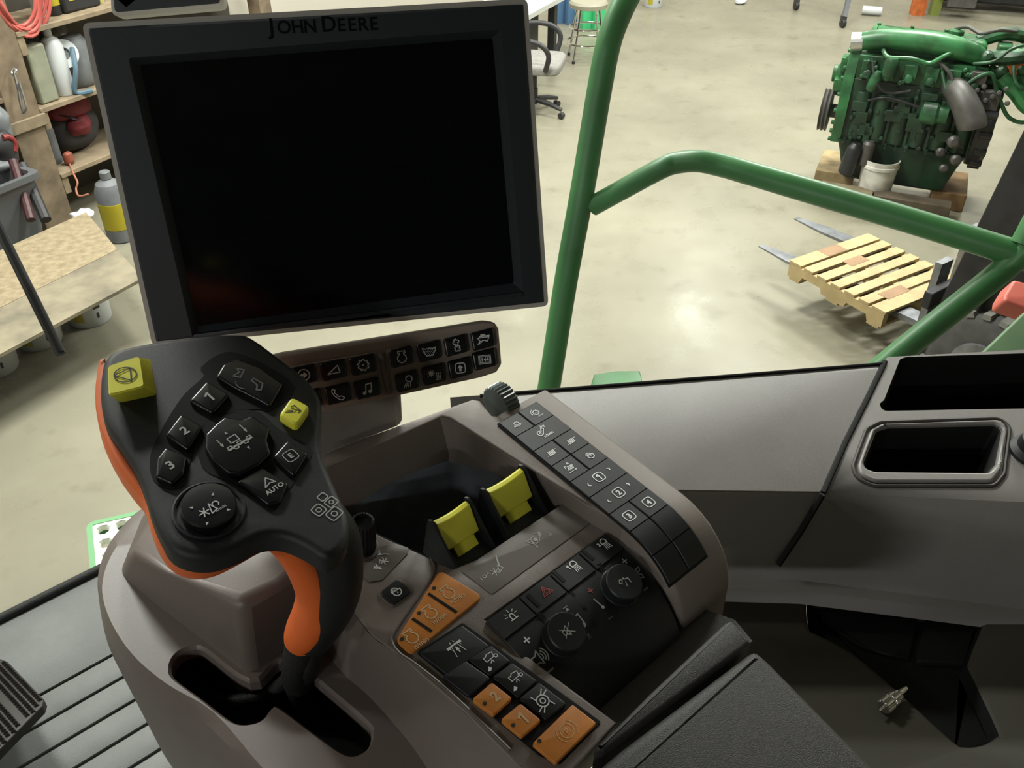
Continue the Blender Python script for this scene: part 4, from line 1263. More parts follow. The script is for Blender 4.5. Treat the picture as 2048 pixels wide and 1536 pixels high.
# ================================================================== shelving on the left
M_WOOD = mat('weathered timber', rgb(118, 103, 84), .7, var=.28, vscale=7, bump=.2, bscale=60)
M_WOODL = mat('pale timber', rgb(134, 119, 97), .7, var=.2, vscale=9)
M_PLY = mat('dark plywood', rgb(70, 65, 57), .8, var=.2, vscale=4)
def on_shelf(px, py, z):
    return atz(px, py, z)
Z1s, Z2s, Z3s = 1.41, .89, .40
sh = thing('shelving_unit', 'rough timber shelving with posts and three shelves along the left wall', 'shelf', sp(0, 0))
def sbox(name, a0, a1, b0, b1, z0, z1, m):
    return MB().box(sp((a0 + a1) / 2, (b0 + b1) / 2, (z0 + z1) / 2), (a1 - a0, b1 - b0, z1 - z0), Rz).build(name, m, sh, bevel=.004)
sbox('post', -.26, -.02, -.02, .12, 0, 2.6, M_WOOD)
sbox('post', -1.9, -1.72, -.02, .12, 0, 2.6, M_WOOD)
sbox('post', 2.35, 2.5, -.02, .12, 0, 2.6, M_WOOD)
for z in (Z1s, Z2s, Z3s):
    sbox('shelf_board', -.02, 2.4, -.03, .48, z - .035, z, M_WOODL)
for z in (Z1s, Z2s, Z3s):
    sbox('cleat', -.018, .035, -.02, .45, z - .16, z - .035, M_WOODL)
sbox('shelf_board', -2.6, -.26, -.02, .48, 1.0, 1.035, M_WOOD)
sbox('back_board', -2.8, 2.5, .50, .53, 0, 2.6, M_PLY)
sbox('cross_brace', -.30, .0, -.045, -.02, .78, .86, M_WOODL)

# things on the shelves
def lathe_obj(name, parent, loc, prof, m, n=20, axis=(0, 0, 1)):
    return MB().lathe(loc, axis, prof, n).build(name, m, parent)
M_WPL = mat('white plastic', rgb(196, 200, 202), .4)
M_YL = mat('yellow label', rgb(170, 156, 36), .5)
M_BKP = mat('black shop plastic', rgb(38, 38, 40), .5)
M_GRYP = mat('grey shop plastic', rgb(106, 109, 112), .55, var=.15, vscale=8)
M_RED = mat('red fabric', rgb(112, 34, 42), .7, var=.2, vscale=15)
M_REDPL = mat('red hose rubber', rgb(182, 88, 80), .5)

def bottle(loc, r, h, m, label, cap=None, lab=None, cat='bottle', group=None, name='bottle'):
    t = thing(name, label, cat, loc, 0, group)
    lathe_obj('body', t, loc, [(r * .92, 0), (r, .01), (r, h * .74), (r * .8, h * .84), (r * .32, h * .9), (r * .3, h * .92)], m)
    lathe_obj('cap', t, loc + V((0, 0, h * .91)), [(r * .36, 0), (r * .36, h * .09), (r * .3, h * .1), (0, h * .1)], cap or m)
    if lab:
        lathe_obj('label_band', t, loc + V((0, 0, h * .2)), [(r * 1.01, 0), (r * 1.015, h * .38), (r, h * .382)], lab)
    return t


bottle(on_shelf(131, 188, Z2s) , .075, .46, M_WPL, 'white spray bottle standing on the middle timber shelf')
q = on_shelf(104, 205, Z2s)
t = thing('metal_can', 'dull green-grey square can beside the white bottle on the middle shelf', 'can', q)
MB().box(q + gdir * .1 + V((0, 0, .2)), (.15, .2, .4), Rz).build('body', mat('dull olive can', rgb(138, 140, 122), .5, var=.1, vscale=10), t, bevel=.015)
MB().lathe(q + gdir * .1 + V((0, 0, .4)), (0, 0, 1), [(.025, 0), (.025, .03), (0, .03)], 14).build('cap', M_BKP, t)
q = on_shelf(166, 185, Z2s) + gdir * .1
t = thing('cable_spool', 'white-flanged spool of blue webbing on the middle shelf beside the monitor', 'spool', q)
axs = (V((.5, -.7, .35))).normalized()
sc = q + V((0, 0, .26))
MB().lathe(sc, axs, [(.02, .03), (.10, .03), (.10, .045), (.045, .045), (.04, .02), (0, .02)], 24).build('flange', M_WPL, t)
MB().lathe(sc, axs, [(.085, -.1), (.085, .03)], 20).build('core', M_GRYP, t)
MB().tube([sc + axs * -.02 + V((.08, 0, .05)), sc + V((.1, -.08, -.08)), q + V((.06, -.1, .02)), q + V((.16, -.04, .012))], .018, 8, smooth=4).build('webbing', mat('blue webbing', rgb(84, 110, 126), .7), t)
q = on_shelf(128, 165, Z2s) - gdir * .06
t = thing('clear_bag', 'greyish clear plastic bag slumped behind the white bottle', 'bag', q)
mb = MB().lathe(q, (0, 0, 1), [(.10, 0), (.13, .08), (.12, .25), (.09, .38), (.05, .44), (.03, .45), (0, .45)], 14)
for i, p_ in enumerate(mb.v):
    p_ += V((random.uniform(-.02, .02), random.uniform(-.02, .02), 0))
mb.build('bag_body', mat('cloudy plastic', rgb(112, 110, 106), .3, spec=.6), t)
q = on_shelf(190, 175, Z2s) + gdir * .15
tag(MB().lathe(q + V((0, 0, .0)), (0, 0, 1), [(.1, 0), (.13, .05), (.13, .3), (.09, .36), (0, .37)], 18).build('grey_jar', M_GRYP), 'grey jar tucked against the monitor edge on the middle shelf', 'jar')
# lower shelf: red and black bag, grey jug
q = on_shelf(165, 300, Z3s) + gdir * .08 + V((0, 0, .012))
t = thing('tool_bag', 'red and black tool bag on the lowest timber shelf', 'bag', q)
def blob(c, sx, sy, sz, m, name, par, jit=.02, M=None):
    mb = MB(); n = 12; rings = []
    for k in range(9):
        a = -PI / 2 + PI * k / 8
        rr = max(.02, math.cos(a) ** .5)
        rings.append([c + (M or Rz) @ V((sx * rr * math.cos(2 * PI * i / n), sy * rr * math.sin(2 * PI * i / n), sz * math.sin(a))) + V([random.uniform(-jit, jit) for _ in range(3)]) for i in range(n)])
    return mb.loft(rings, True, 0, True, True).build(name, m, par, angle=70, subsurf=1)
blob(q + V((0, 0, .15)), .26, .17, .16, mat('charcoal fabric', rgb(52, 50, 52), .8), 'bag_body', t)
blob(q + V((.03, -.02, .32)), .20, .14, .09, M_RED, 'red_flap', t)
blob(q + V((.12, -.08, .2)), .11, .07, .07, M_RED, 'red_pouch', t, .015)
MB().tube([q + V((-.12, -.1, .3)), q + V((0, -.17, .33)), q + V((.14, -.12, .26))], .022, 8, smooth=4, flat=.4).build('strap', M_BKP, t)
q = on_shelf(128, 330, Z3s) + gdir * .1
bottle(q, .06, .34, M_GRYP, 'grey bottle beside the post on the lowest shelf', M_BKP)
q = on_shelf(140, 322, Z3s)
t = thing('orange_cord', 'orange cord hanging over the edge of the lowest shelf', 'cord', q)
c_ = [on_shelf(136, 318, Z3s + .02), atd(146, 345, 6.6), atd(155, 365, 6.55), atd(152, 378, 6.55), atd(158, 392, 6.5), atd(177, 388, 6.5)]
MB().tube(c_, .007, 8, smooth=5).build('cord_run', mat('orange cord', rgb(168, 108, 86), .6), t)
blob(on_shelf(137, 316, Z3s + .05), .045, .035, .05, mat('orange cap', rgb(140, 74, 56), .5), 'plug', t, .005)
q = atz(246, 476, .0)
t = bottle(q + gdir * .0, .105, .52, M_GRYP, 'grey jug with a yellow label standing on the floor under the shelves', M_GRYP, M_YL, 'jug', name='jug')
q = atz(165, 432, .35)
t = thing('crumpled_rag', 'small crumpled white rag behind the corner of the board', 'rag', q)
blob(q, .09, .07, .04, M_WPL, 'cloth', t, .02)
# upper shelf
q = on_shelf(85, 33, Z1s)
bottle(q, .055, .36, M_WPL, 'white bottle on the top shelf beside the red hose')
q = on_shelf(112, 30, Z1s)
bottle(q + gdir * .02, .06, .34, M_BKP, 'black bottle with yellow label on the top shelf', M_BKP, M_YL)
q = on_shelf(160, 18, Z1s) + gdir * .05
t = thing('oil_container', 'black and yellow oil container on the top shelf', 'container', q)
MB().box(q + V((0, 0, .16)), (.32, .2, .32), Rz).build('body', M_BKP, t, bevel=.02)
MB().box(q - gdir * .101 + V((0, 0, .17)), (.22, .004, .18), Rz).build('label_patch', M_YL, t)
q = on_shelf(205, 8, Z1s) + gdir * .05
bottle(q, .05, .3, mat('pale yellow plastic', rgb(190, 184, 120), .5), 'pale yellow bottle at the far end of the top shelf')

# left of the post: hose coil, chain, bin, red tool
hc = sp(-.42, -.12, 1.55)
t = thing('air_hose', 'coil of pale red air hose hanging on the timber post', 'hose', atd(30, 20, 5.9))
for k in range(7):
    c = atd(24 + k * 2.2, -30 + k * 1.5, 5.86 + k * .012)
    w_, h_ = .135 + .012 * k, .26 + .017 * (k % 4)
    pts = [c + Rz @ V((w_ * math.cos(a), .02 * math.sin(3 * a + k), h_ * math.sin(a))) for a in [2 * PI * i / 28 for i in range(28)]]
    MB().tube(pts, .013, 8, True).build('hose_loop', M_REDPL, t)
t = thing('hook_chain', 'thin chain with a hook hanging on the post', 'chain', atd(35, 150, 6.05))
mb = MB()
pp = [(28, 145), (33, 165), (38, 185), (40, 200), (43, 215), (47, 226)]
for a, b in zip(pp, pp[1:]):
    mb.tube([atd(*a, 5.98), atd(*b, 5.98)], .010, 6)
pp2 = [(47, 226), (52, 215), (46, 190), (38, 165)]
mb.tube([atd(*a, 5.97) for a in pp2], .008, 6, smooth=4)
mb.build('links', mat('dull steel', rgb(84, 82, 78), .5, .6), t)
MB().tube([atd(a, b, 5.98) for a, b in ((28, 150), (24, 146), (26, 138), (32, 140), (31, 148))], .009, 8, smooth=4).build('hook', M_STEEL, t)
q = atz(40, 500, .38)
t = thing('storage_bin', 'large grey plastic bin behind the chipboard sheet at the left edge', 'bin', q)
bc = sp(-1.02, -.2, 0)
bM = Rz
def binring(w, d, z):
    return [bc + bM @ V((x, y, z)) for x, y in roundpoly(rect(w, d), .06)]
MB().loft([binring(.9, .55, .16), binring(1.0, .62, .66), binring(1.06, .68, .66), binring(1.06, .68, .70), binring(.98, .60, .70), binring(.86, .5, .24)], True, 0, True, True).build('bin_shell', mat('grey bin plastic', rgb(84, 86, 89), .5, var=.08, vscale=5), t, angle=30)
q = atd(62, 400, 6.05)
t = thing('pipe_wrench', 'red handled tool leaning between the grey bin and the post', 'tool', q)
MB().tube([atd(26, 322, 5.9), atd(45, 380, 5.85), atd(62, 440, 5.8)], .03, 10).build('handle', mat('dark red paint', rgb(60, 26, 28), .5), t)
MB().tube([atd(44, 330, 5.95), atd(70, 390, 5.9), atd(92, 440, 5.85)], .035, 10).build('shaft', M_BKP, t)
q = atd(14, 292, 5.9)
t = thing('gear_puller', 'red and dark hose fittings heaped above the grey bin', 'fittings', q)
MB().tube([q + Rz @ V((.06 * math.cos(a), 0, .06 * math.sin(a))) for a in [PI * k / 6 - .9 for k in range(6)]], .02, 10).build('red_hose', mat('bright red paint', rgb(128, 42, 42), .5), t)
blob(atd(2, 300, 5.95), .12, .1, .13, M_BKP, 'dark_fitting', t, .02)
blob(atd(-5, 250, 6.0), .1, .1, .12, M_GRYP, 'grey_fitting', t, .02)
blob(atd(8, 330, 5.95), .1, .06, .04, M_GRYP, 'steel_fitting', t, .01)

# ================================================================== chipboard on white pails
M_OSB = mat('chipboard', rgb(126, 112, 88), .75, col2=rgb(150, 136, 110), vscale=22, vmin=.35, vmax=.65, detail=8)
c1, c2 = atz(172, 424, .41), atz(284, 556, .41)
ed2 = (c2 - c1); ed2.z = 0
ld = V((-.50, -.866, 0))
fr_d = V((.866, -.5, 0))
L1_ = 2.4
Wd = ed2.length
OB = Fr(c1 + V((0, 0, -.43 + .395)), math.degrees(math.atan2(-fr_d.x, fr_d.y)) , 0)
cm = c1.lerp(c2, .60)
bs = [c1, cm - fr_d * .004, cm - fr_d * .004 + ld * L1_, c1 + ld * L1_]
FB = Fr((0, 0, .39), 0, 0)
osb = MB().slab(FB, [(p.x, p.y) for p in bs], 0, .02).build('chipboard_sheet', M_OSB)
plank = MB().slab(FB, [(p.x, p.y) for p in (cm, c2, c2 + ld * L1_, cm + ld * L1_)], 0, .02).build('plank', mat('grey weathered plank', rgb(104, 98, 84), .75, col2=rgb(136, 127, 106), vscale=6, detail=8))
tag(plank, 'greyed weathered plank lying on the white pails along the near edge of the chipboard', 'plank')
tag(osb, 'large tan chipboard sheet lying across white pails in front of the shelves', 'board')
bl = atz(195, 600, .36); 
def bucket(name, loc, label, cat='bucket', m=M_WPL, lab=True, group=None, h=.375, r=.145, side=-.9):
    t = thing(name, label, cat, loc, 0, group)
    MB().lathe(loc, (0, 0, 1), [(r * .86, 0), (r * .9, .012), (r, h * .82), (r * 1.07, h * .83), (r * 1.07, h * .89), (r * 1.02, h * .9), (r * 1.04, h), (r * .98, h), (r * .96, h * .9), (r * .82, .02)], 32).build('pail', m, t)
    if lab:
        for a0, a1, z0, z1, mm in ((side - .95, side - .42, h * .12, h * .62, M_YL), (side + .1, side + .42, h * .34, h * .54, M_BKP), (side + .2, side + .3, h * .16, h * .26, M_BKP)):
            mb = MB()
            n = 6
            mb.loft([[loc + V((math.cos(a0 + (a1 - a0) * k / n), math.sin(a0 + (a1 - a0) * k / n), 0)) * (r * (.9 + .1 * z / (h * .82)) + .0015) + V((0, 0, z)) for k in range(n + 1)] for z in (z0, z1)], False)
            mb.build('label_patch', mm, t, angle=60)
    return t
for i, (x, y, lb) in enumerate(((192, 655, 'white pail under the chipboard nearest the monitor'), (92, 700, 'white pail under the chipboard behind the wiper tip'), (2, 755, 'white pail under the chipboard at the left photo edge'))):
    p_ = atz(x, y - 14, 0) - fr_d * .05
    bucket('pail', V((p_.x, p_.y, 0)), lb, group='white pails carrying the chipboard', side=-.95)

# ================================================================== bench corner, jugs, chair, stool
M_BLUE = mat('blue plastic', rgb(70, 104, 140), .4)
M_GRJ = mat('green liquid jug', rgb(64, 178, 118), .35)
t = thing('workbench', 'white-topped workbench behind the office chair', 'bench', atz(1060, 60, 0))
ba, bb = atz(1000, 64, .72), atz(1130, -8, .72)
bd = (bb - ba).normalized(); bn = V((-bd.y, bd.x, 0))
FW = Fr((0, 0, .68), 0, 0)
BL_ = (bb - ba).length
bq = [ba - bd * .2, ba + bd * BL_, ba + bd * BL_ + bn * .7, ba - bd * .2 + bn * .7]
MB().slab(FW, [(p.x, p.y) for p in bq], 0, .05).build('bench_top', mat('white bench top', rgb(190, 192, 188), .4), t)
for k in (-.1, BL_ - .1):
    MB().box(ba + bd * k + bn * .1 + V((0, 0, -.72 + .34)), (.08, .08, .68), Matrix.Rotation(math.atan2(bd.y, bd.x), 3, 'Z')).build('leg', M_BKP, t)
MB().box(ba + bd * (BL_ / 2 - .1) + bn * .45 + V((0, 0, -.72 + .3)), (BL_ - .1, .4, .55), Matrix.Rotation(math.atan2(bd.y, bd.x), 3, 'Z')).build('cabinet', mat('dark cabinet', rgb(58, 58, 54), .6), t)
def jug(x, y, m, label, h=.40, w=.16, group=None, cat='jug'):
    q = atz(x, y, 0)
    t = thing('fluid_jug', label, cat, q, 0, group)
    f = Fr(q, 20, 0)
    MB().slab(f, roundpoly(rect(w, w * .9), .03), 0, h * .8, .02, 3).build('body', m, t)
    MB().lathe(q + V((-.03, 0, h * .78)), (0, 0, 1), [(.04, 0), (.03, h * .12), (.026, h * .13)], 14).build('neck', m, t)
    MB().lathe(q + V((-.03, 0, h * .90)), (0, 0, 1), [(.032, 0), (.032, h * .1), (0, h * .1)], 14).build('cap', M_WPL if m is M_GRJ else M_BKP, t)
    MB().tube([q + V((0, 0, h * .92)), q + V((.05, 0, h * .9)), q + V((.06, 0, h * .75))], .012, 8, smooth=3).build('handle', m, t)
jug(1122, 44, M_BLUE, 'blue jug on the floor just left of the stool, nearer the bench', .42, .15)
jug(1142, 48, M_BLUE, 'blue jug on the floor between the other blue jug and the stool', .42, .14)
jug(1172, 56, M_GRJ, 'green jug on the floor seen between the stool legs, left one', .42, .14)
jug(1196, 58, M_GRJ, 'green jug on the floor seen between the stool legs, right one', .42, .15)

M_CHROME = mat('chrome', rgb(215, 215, 210), .12, 1)
sq = atz(1172, 118, 0)
t = thing('shop_stool', 'chrome stool with a round grey seat behind the upright rail', 'stool', sq)
hst = .63
MB().lathe(sq + V((0, 0, hst - .06)), (0, 0, 1), [(.19, 0), (.215, .008), (.22, .05), (.20, .075), (0, .08)], 36).build('seat', mat('grey seat vinyl', rgb(150, 146, 128), .5), t)
for k in range(4):
    a = PI / 4 + k * PI / 2 + .1
    d_ = V((math.cos(a), math.sin(a), 0))
    MB().tube([sq + d_ * .15 + V((0, 0, hst - .06)), sq + d_ * .25 + V((0, 0, .01))], .013, 10).build('leg', M_CHROME, t)
    MB().lathe(sq + d_ * .25, (0, 0, 1), [(.018, 0), (.018, .03), (.014, .035)], 12).build('rubber_foot', M_BKP, t)
for z, r in ((.20, .235), (.36, .205)):
    MB().tube([sq + V((r * math.cos(a), r * math.sin(a), z)) for a in [2 * PI * k / 32 for k in range(32)]], .011, 8, True).build('foot_ring', M_CHROME, t)

cq = atz(1068, 226, 0)
t = thing('office_chair', 'grey swivel office chair with loop armrests beside the monitor', 'chair', cq)
M_SEAT = mat('grey chair fabric', rgb(132, 130, 126), .8, var=.1, vscale=30)
cy_ = math.radians(78)
CR = Matrix.Rotation(cy_, 3, 'Z')
def cp(x, y, z):
    return cq + CR @ V((x * 1.1, y * 1.12, z * 1.07))
CF = Fr(cq + V((0, 0, .50)), 78, 0)
MB().slab(CF, roundpoly(rect(.58, .56), .13, 6), -.05, .04, .035, 4, 0, .02).build('seat', M_SEAT, t)
bk = Fr(cp(0, .27, .60), 78, 78)
MB().slab(bk, roundpoly(rect(.46, .52, 0, .22), .12, 6), -.02, .03, .02, 3).build('backrest', M_SEAT, t)
for s_ in (-1, 1):
    MB().tube([cp(s_ * .27, -.14, .47), cp(s_ * .31, -.17, .62), cp(s_ * .31, -.08, .71), cp(s_ * .30, .1, .72), cp(s_ * .29, .21, .66), cp(s_ * .27, .2, .5)], .024, 12, smooth=5).build('armrest', M_BKP, t)
MB().lathe(cq + V((0, 0, .1)), (0, 0, 1), [(.035, 0), (.035, .15), (.025, .16), (.025, .34), (.08, .35), (.08, .36)], 18).build('gas_column', M_BKP, t)
for k in range(5):
    a = 2 * PI * k / 5 - .55
    d_ = V((math.cos(a), math.sin(a), 0))
    lg = MB().tube([cq + d_ * .03 + V((0, 0, .14)), cq + d_ * .18 + V((0, 0, .12)), cq + d_ * .31 + V((0, 0, .085))], [.03, .025, .018], 10).build('base_leg', M_BKP, t)
    MB().lathe(cq + d_ * .31 + V((-.025 * d_.y, .025 * d_.x, .03)) - V((-d_.y, d_.x, 0)) * .05, V((-d_.y, d_.x, 0)), [(.029, 0), (.03, .006), (.03, .044), (.029, .05)], 16).build('caster', M_BKP, lg)

bucket('pail', atz(1306, 12, 0), 'white pail with a yellow label at the upper photo edge beside the rail', lab=True, side=-1.35)
q = atz(1372, 6, 0)
t = thing('dark_rag', 'dark lump lying on the floor at the upper photo edge', 'rag', q)

# cart legs with casters
t.name = 'floor_rag'
t['label'] = 'small white rag on the floor at the upper photo edge between pail and cart'
q = atz(1482, 2, .03)
t.location = q; WM[t] = Matrix.Translation(q)
blob(q, .12, .08, .03, M_WPL, 'cloth', t, .012)
ct = thing('tool_cart', 'grey rolling cart of which only legs and casters show at the upper photo edge', 'cart', atz(1640, 30, 0))
def cleg(x, y, dx, dy, r=.03):
    p_ = atz(x, y, 0)
    l = MB().tube([p_ + V((0, 0, .13)), p_ + V((dx, dy, .8))], r, 4).build('leg', M_GRYP, ct)
    a = V((1, .2, 0)).normalized()
    MB().lathe(p_ + V((0, 0, .055)) - a * .025, a, [(.05, 0), (.055, .008), (.055, .042), (.05, .05)], 20).build('caster', M_BKP, l)
    MB().box(p_ + V((0, .01, .10)), (.07, .05, .09)).build('fork', mat('dull steel', rgb(84, 82, 78), .5, .6), l)
cleg(1591, 20, .05, .1)
cleg(1684, 55, .12, .25, .04)
cleg(1760, -20, .05, .1)
pa_ = atz(1591, 20, 0) + V((.05, .1, .8)); pb_ = atz(1684, 55, 0) + V((.12, .25, .8)); pc_ = atz(1760, -20, 0) + V((.05, .1, .8))
MB().tube([pa_, pb_], .035, 4).build('cross_bar', M_GRYP, ct)
q = atz(1742, 20, .06)
tag(MB().lathe(q - V((.12, 0, 0)), (1, -.3, 0), [(.05, 0), (.055, .01), (.055, .24), (.05, .25)], 20).build('paper_roll', M_WPL), 'white paper roll on the floor behind the green engine', 'roll')

# ================================================================== green engine on timber
GE = mat('engine green', rgb(36, 80, 48), .42, var=.6, vscale=7, vmin=.4, vmax=.6, bump=.3, bscale=60, detail=6)
GEB = mat('bright engine green', rgb(44, 100, 57), .36, var=.35, vscale=7, vmin=.4, vmax=.6)
GED = mat('oily dark green', rgb(27, 54, 36), .45, var=.5, vscale=6, detail=6, bump=.4, bscale=50)
GBK = mat('oily black', rgb(30, 32, 34), .45, var=.3, vscale=10)
GIR = mat('dull grey iron', rgb(84, 82, 79), .5, .4, var=.2, vscale=10)
GAL = mat('bright aluminium', rgb(200, 200, 196), .3, .8)
GOR = mat('rusty orange paint', rgb(178, 92, 40), .6, var=.25, vscale=12)
ec = V((3.10, 6.78, .14))
erz = math.radians(-24)
eng = thing('diesel_engine', 'big green diesel engine with hoses standing on timber blocks in the shop', 'engine', ec, erz)
EM = WM[eng]
def E(x, y, z):
    return EM @ V((x, y, z))
E3 = EM.to_3x3()
def ebox(mb, c, size, mi=0):
    return mb.box(E(*c), size, E3, mi)
rnd = random.Random(7)
# block with ribs, bosses and bolts
mb = MB()
ebox(mb, (-.02, 0, .52), (.90, .42, .46))
for i in range(6):
    x = -.38 + i * .145
    mb.lathe(E(x + .02, -.20, .33), E3 @ V((0, 0, 1)), [(.055, 0), (.06, .05), (.06, .30), (.05, .34)], 14)
    ebox(mb, (x + .09, -.215, .52), (.02, .03, .42))
for i in range(26):
    x, z = rnd.uniform(-.44, .40), rnd.uniform(.3, .73)
    mb.lathe(E(x, -.25, z), E3 @ V((0, -1, 0)), [(.016, -.05), (.016, .012), (.012, .016)], 8)
for i in range(16):
    x, z, w = rnd.uniform(-.4, .35), rnd.uniform(.32, .7), rnd.uniform(.04, .12)
    ebox(mb, (x, -.235, z), (w, .06, rnd.uniform(.03, .1)))
mb.build('block', GED, eng, bevel=.006)
mb = MB()
rings = []
for z, w, d in ((.0, .70, .30), (.02, .74, .34), (.20, .84, .40), (.29, .90, .46), (.31, .92, .48)):
    rings.append([E(-.02 + x, y, z) for x, y in roundpoly(rect(w, d), .03, 3)])
mb.loft(rings, True, 0, True, True)
for i in range(12):
    mb.lathe(E(-.42 + i * .073, -.225, .285), E3 @ V((0, 0, 1)), [(.012, 0), (.012, .04), (0, .04)], 8)
mb.build('oil_pan', GED, eng)
mb = MB()
ebox(mb, (-.02, .0, .83), (.86, .40, .17))
for i in range(6):
    ebox(mb, (-.37 + i * .143, -.21, .83), (.09, .07, .12))
    mb.lathe(E(-.37 + i * .143, -.25, .80), E3 @ V((0, -1, .2)), [(.03, 0), (.03, .035), (.02, .04)], 12)
for i in range(14):
    mb.lathe(E(rnd.uniform(-.4, .38), -.21, rnd.uniform(.76, .9)), E3 @ V((0, -1, 0)), [(.018, 0), (.018, .05), (.01, .055)], 8)
mb.build('cylinder_head', GE, eng, bevel=.006)
vf = Fr(E(-.03, .05, .90), -24, 0)
MB().slab(vf, roundpoly(rect(.80, .26), .05, 5), 0, .15, .05, 5).build('valve_cover', GEB, eng)
mb = MB()
for i in range(7):
    mb.lathe(E(-.38 + i * .115, -.04 if i % 2 else .12, 1.045), E3 @ V((0, 0, 1)), [(.014, 0), (.014, .02), (0, .022)], 8)
mb.lathe(E(.15, .05, 1.04), E3 @ V((0, 0, 1)), [(.05, 0), (.05, .04), (.04, .05), (0, .05)], 18)
mb.build('cover_bolts', GEB, eng)
# intake manifold along the near side with a bare end
MB().tube([E(-.46, -.14, .99), E(-.3, -.14, 1.02), E(.0, -.15, 1.03), (E(.25, -.15, 1.0)), E(.36, -.13, .95)], [.062, .07, .074, .07, .055], 18, smooth=4).build('intake_manifold', GEB, eng)
MB().lathe(E(-.45, -.14, .988), E3 @ V((-1, 0, -.15)), [(.064, 0), (.066, .08), (.058, .08), (.052, .0)], 20).build('bare_pipe_end', GAL, eng)
MB().lathe(E(-.49, -.14, .982), E3 @ V((-1, 0, -.15)), [(.0, 0), (.053, 0)], 20).build('dark_pipe_mouth', GBK, eng)
# timing cover and front end
mb = MB()
tcx = -.49
prof = [(-.22, .28), (.22, .28), (.25, .45), (.2, .8), (.14, .92), (-.14, .92), (-.22, .75), (-.25, .45)]
mb.loft([[E(x, y, z) for y, z in prof] for x in (tcx - .035, tcx + .04)], True, 0, True, True)
for i in range(20):
    a = i / 20
    y, z = prof[int(a * 8) % 8]; y2, z2 = prof[(int(a * 8) + 1) % 8]; f_ = a * 8 % 1
    mb.lathe(E(tcx - .03, (y + (y2 - y) * f_) * .92, .6 + ((z + (z2 - z) * f_) - .6) * .95), E3 @ V((-1, 0, 0)), [(.016, 0), (.016, .025), (0, .025)], 8)
ebox(mb, (tcx - .05, -.1, .82), (.06, .12, .1)); ebox(mb, (tcx - .06, -.13, .68), (.08, .1, .08)); ebox(mb, (tcx - .05, .08, .6), (.08, .12, .1))
mb.lathe(E(tcx - .03, -.02, .72), E3 @ V((-1, 0, 0)), [(.1, 0), (.1, .05), (.06, .07), (.06, .1), (0, .1)], 20)
mb.build('timing_cover', GEB, eng, bevel=.004)
MB().lathe(E(tcx - .05, 0, .44), E3 @ V((-1, 0, 0)), [(.05, 0), (.05, .04), (.15, .045), (.155, .05), (.145, .065), (.155, .08), (.145, .095), (.155, .11), (.1, .115), (.08, .08), (0, .08)], 32).build('crank_pulley', GIR, eng)
# flywheel housing on the far right end
mb = MB().lathe(E(.43, 0, .50), E3 @ V((1, 0, 0)), [(.2, 0), (.30, .01), (.31, .09), (.29, .12), (.25, .12), (.24, .06), (.1, .05), (0, .05)], 36)
for k in range(14):
    a = 2 * PI * k / 14
    mb.lathe(E(.50, .30 * math.cos(a), .50 + .30 * math.sin(a)), E3 @ V((1, 0, 0)), [(.028, -.03), (.028, .05), (0, .05)], 8)
mb.build('flywheel_housing', GBK, eng)
MB().lathe(E(.5, -.02, .5), E3 @ V((1, 0, 0)), [(.2, 0), (.2, .03), (.19, .035), (.05, .036), (0, .036)], 36).build('flywheel', GIR, eng)
# oil filters, starter, pump, small parts on the near side
MB().lathe(E(-.36, -.29, .08), E3 @ V((.15, 0, 1)), [(.05, 0), (.058, .01), (.058, .20), (.05, .215), (.03, .24)], 20).build('oil_filter', GBK, eng)
MB().lathe(E(-.24, -.27, .16), E3 @ V((0, 0, 1)), [(.04, 0), (.045, .01), (.045, .16), (.03, .18)], 18).build('fuel_filter', GIR, eng)
mb = MB().lathe(E(.05, -.30, .60), E3 @ V((1, 0, 0)), [(.05, 0), (.075, .01), (.075, .10), (.06, .12), (.06, .18), (.04, .19)], 18)
mb.lathe(E(-.22, -.30, .82), E3 @ V((0, 0, 1)), [(.045, 0), (.05, .02), (.05, .10), (.04, .12), (0, .12)], 16)
mb.lathe(E(-.32, -.27, .70), E3 @ V((.2, -.1, 1)), [(.035, 0), (.04, .02), (.04, .1), (.02, .14), (0, .14)], 14)
mb.build('injection_pump', GE, eng)
mb = MB()
for (x, y, z, s_) in ((.31, -.26, .42, .06), (.25, -.25, .33, .045), (.36, -.28, .30, .05), (.3, -.26, .22, .04), (-.34, -.25, .28, .03)):
    mb.lathe(E(x, y, z), E3 @ V((.2, -1, .2)), [(s_ * .7, 0), (s_ * .75, s_), (s_ * .4, s_ * 1.3), (0, s_ * 1.3)], 12)
mb.build('sensor_plugs', GIR, eng)
# big grey elbow on the right of the near side
MB().tube([E(.20, -.16, .77), E(.25, -.27, .76), E(.32, -.34, .70), E(.385, -.38, .61), E(.40, -.385, .575)], [.075, .085, .092, .098, .096], 20, smooth=4).build('exhaust_elbow', GIR, eng)
MB().lathe(E(.40, -.385, .574), (E(.40, -.385, .575) - E(.385, -.38, .61)), [(0, .001), (.085, .001)], 20).build('dark_pipe_mouth', GBK, eng)
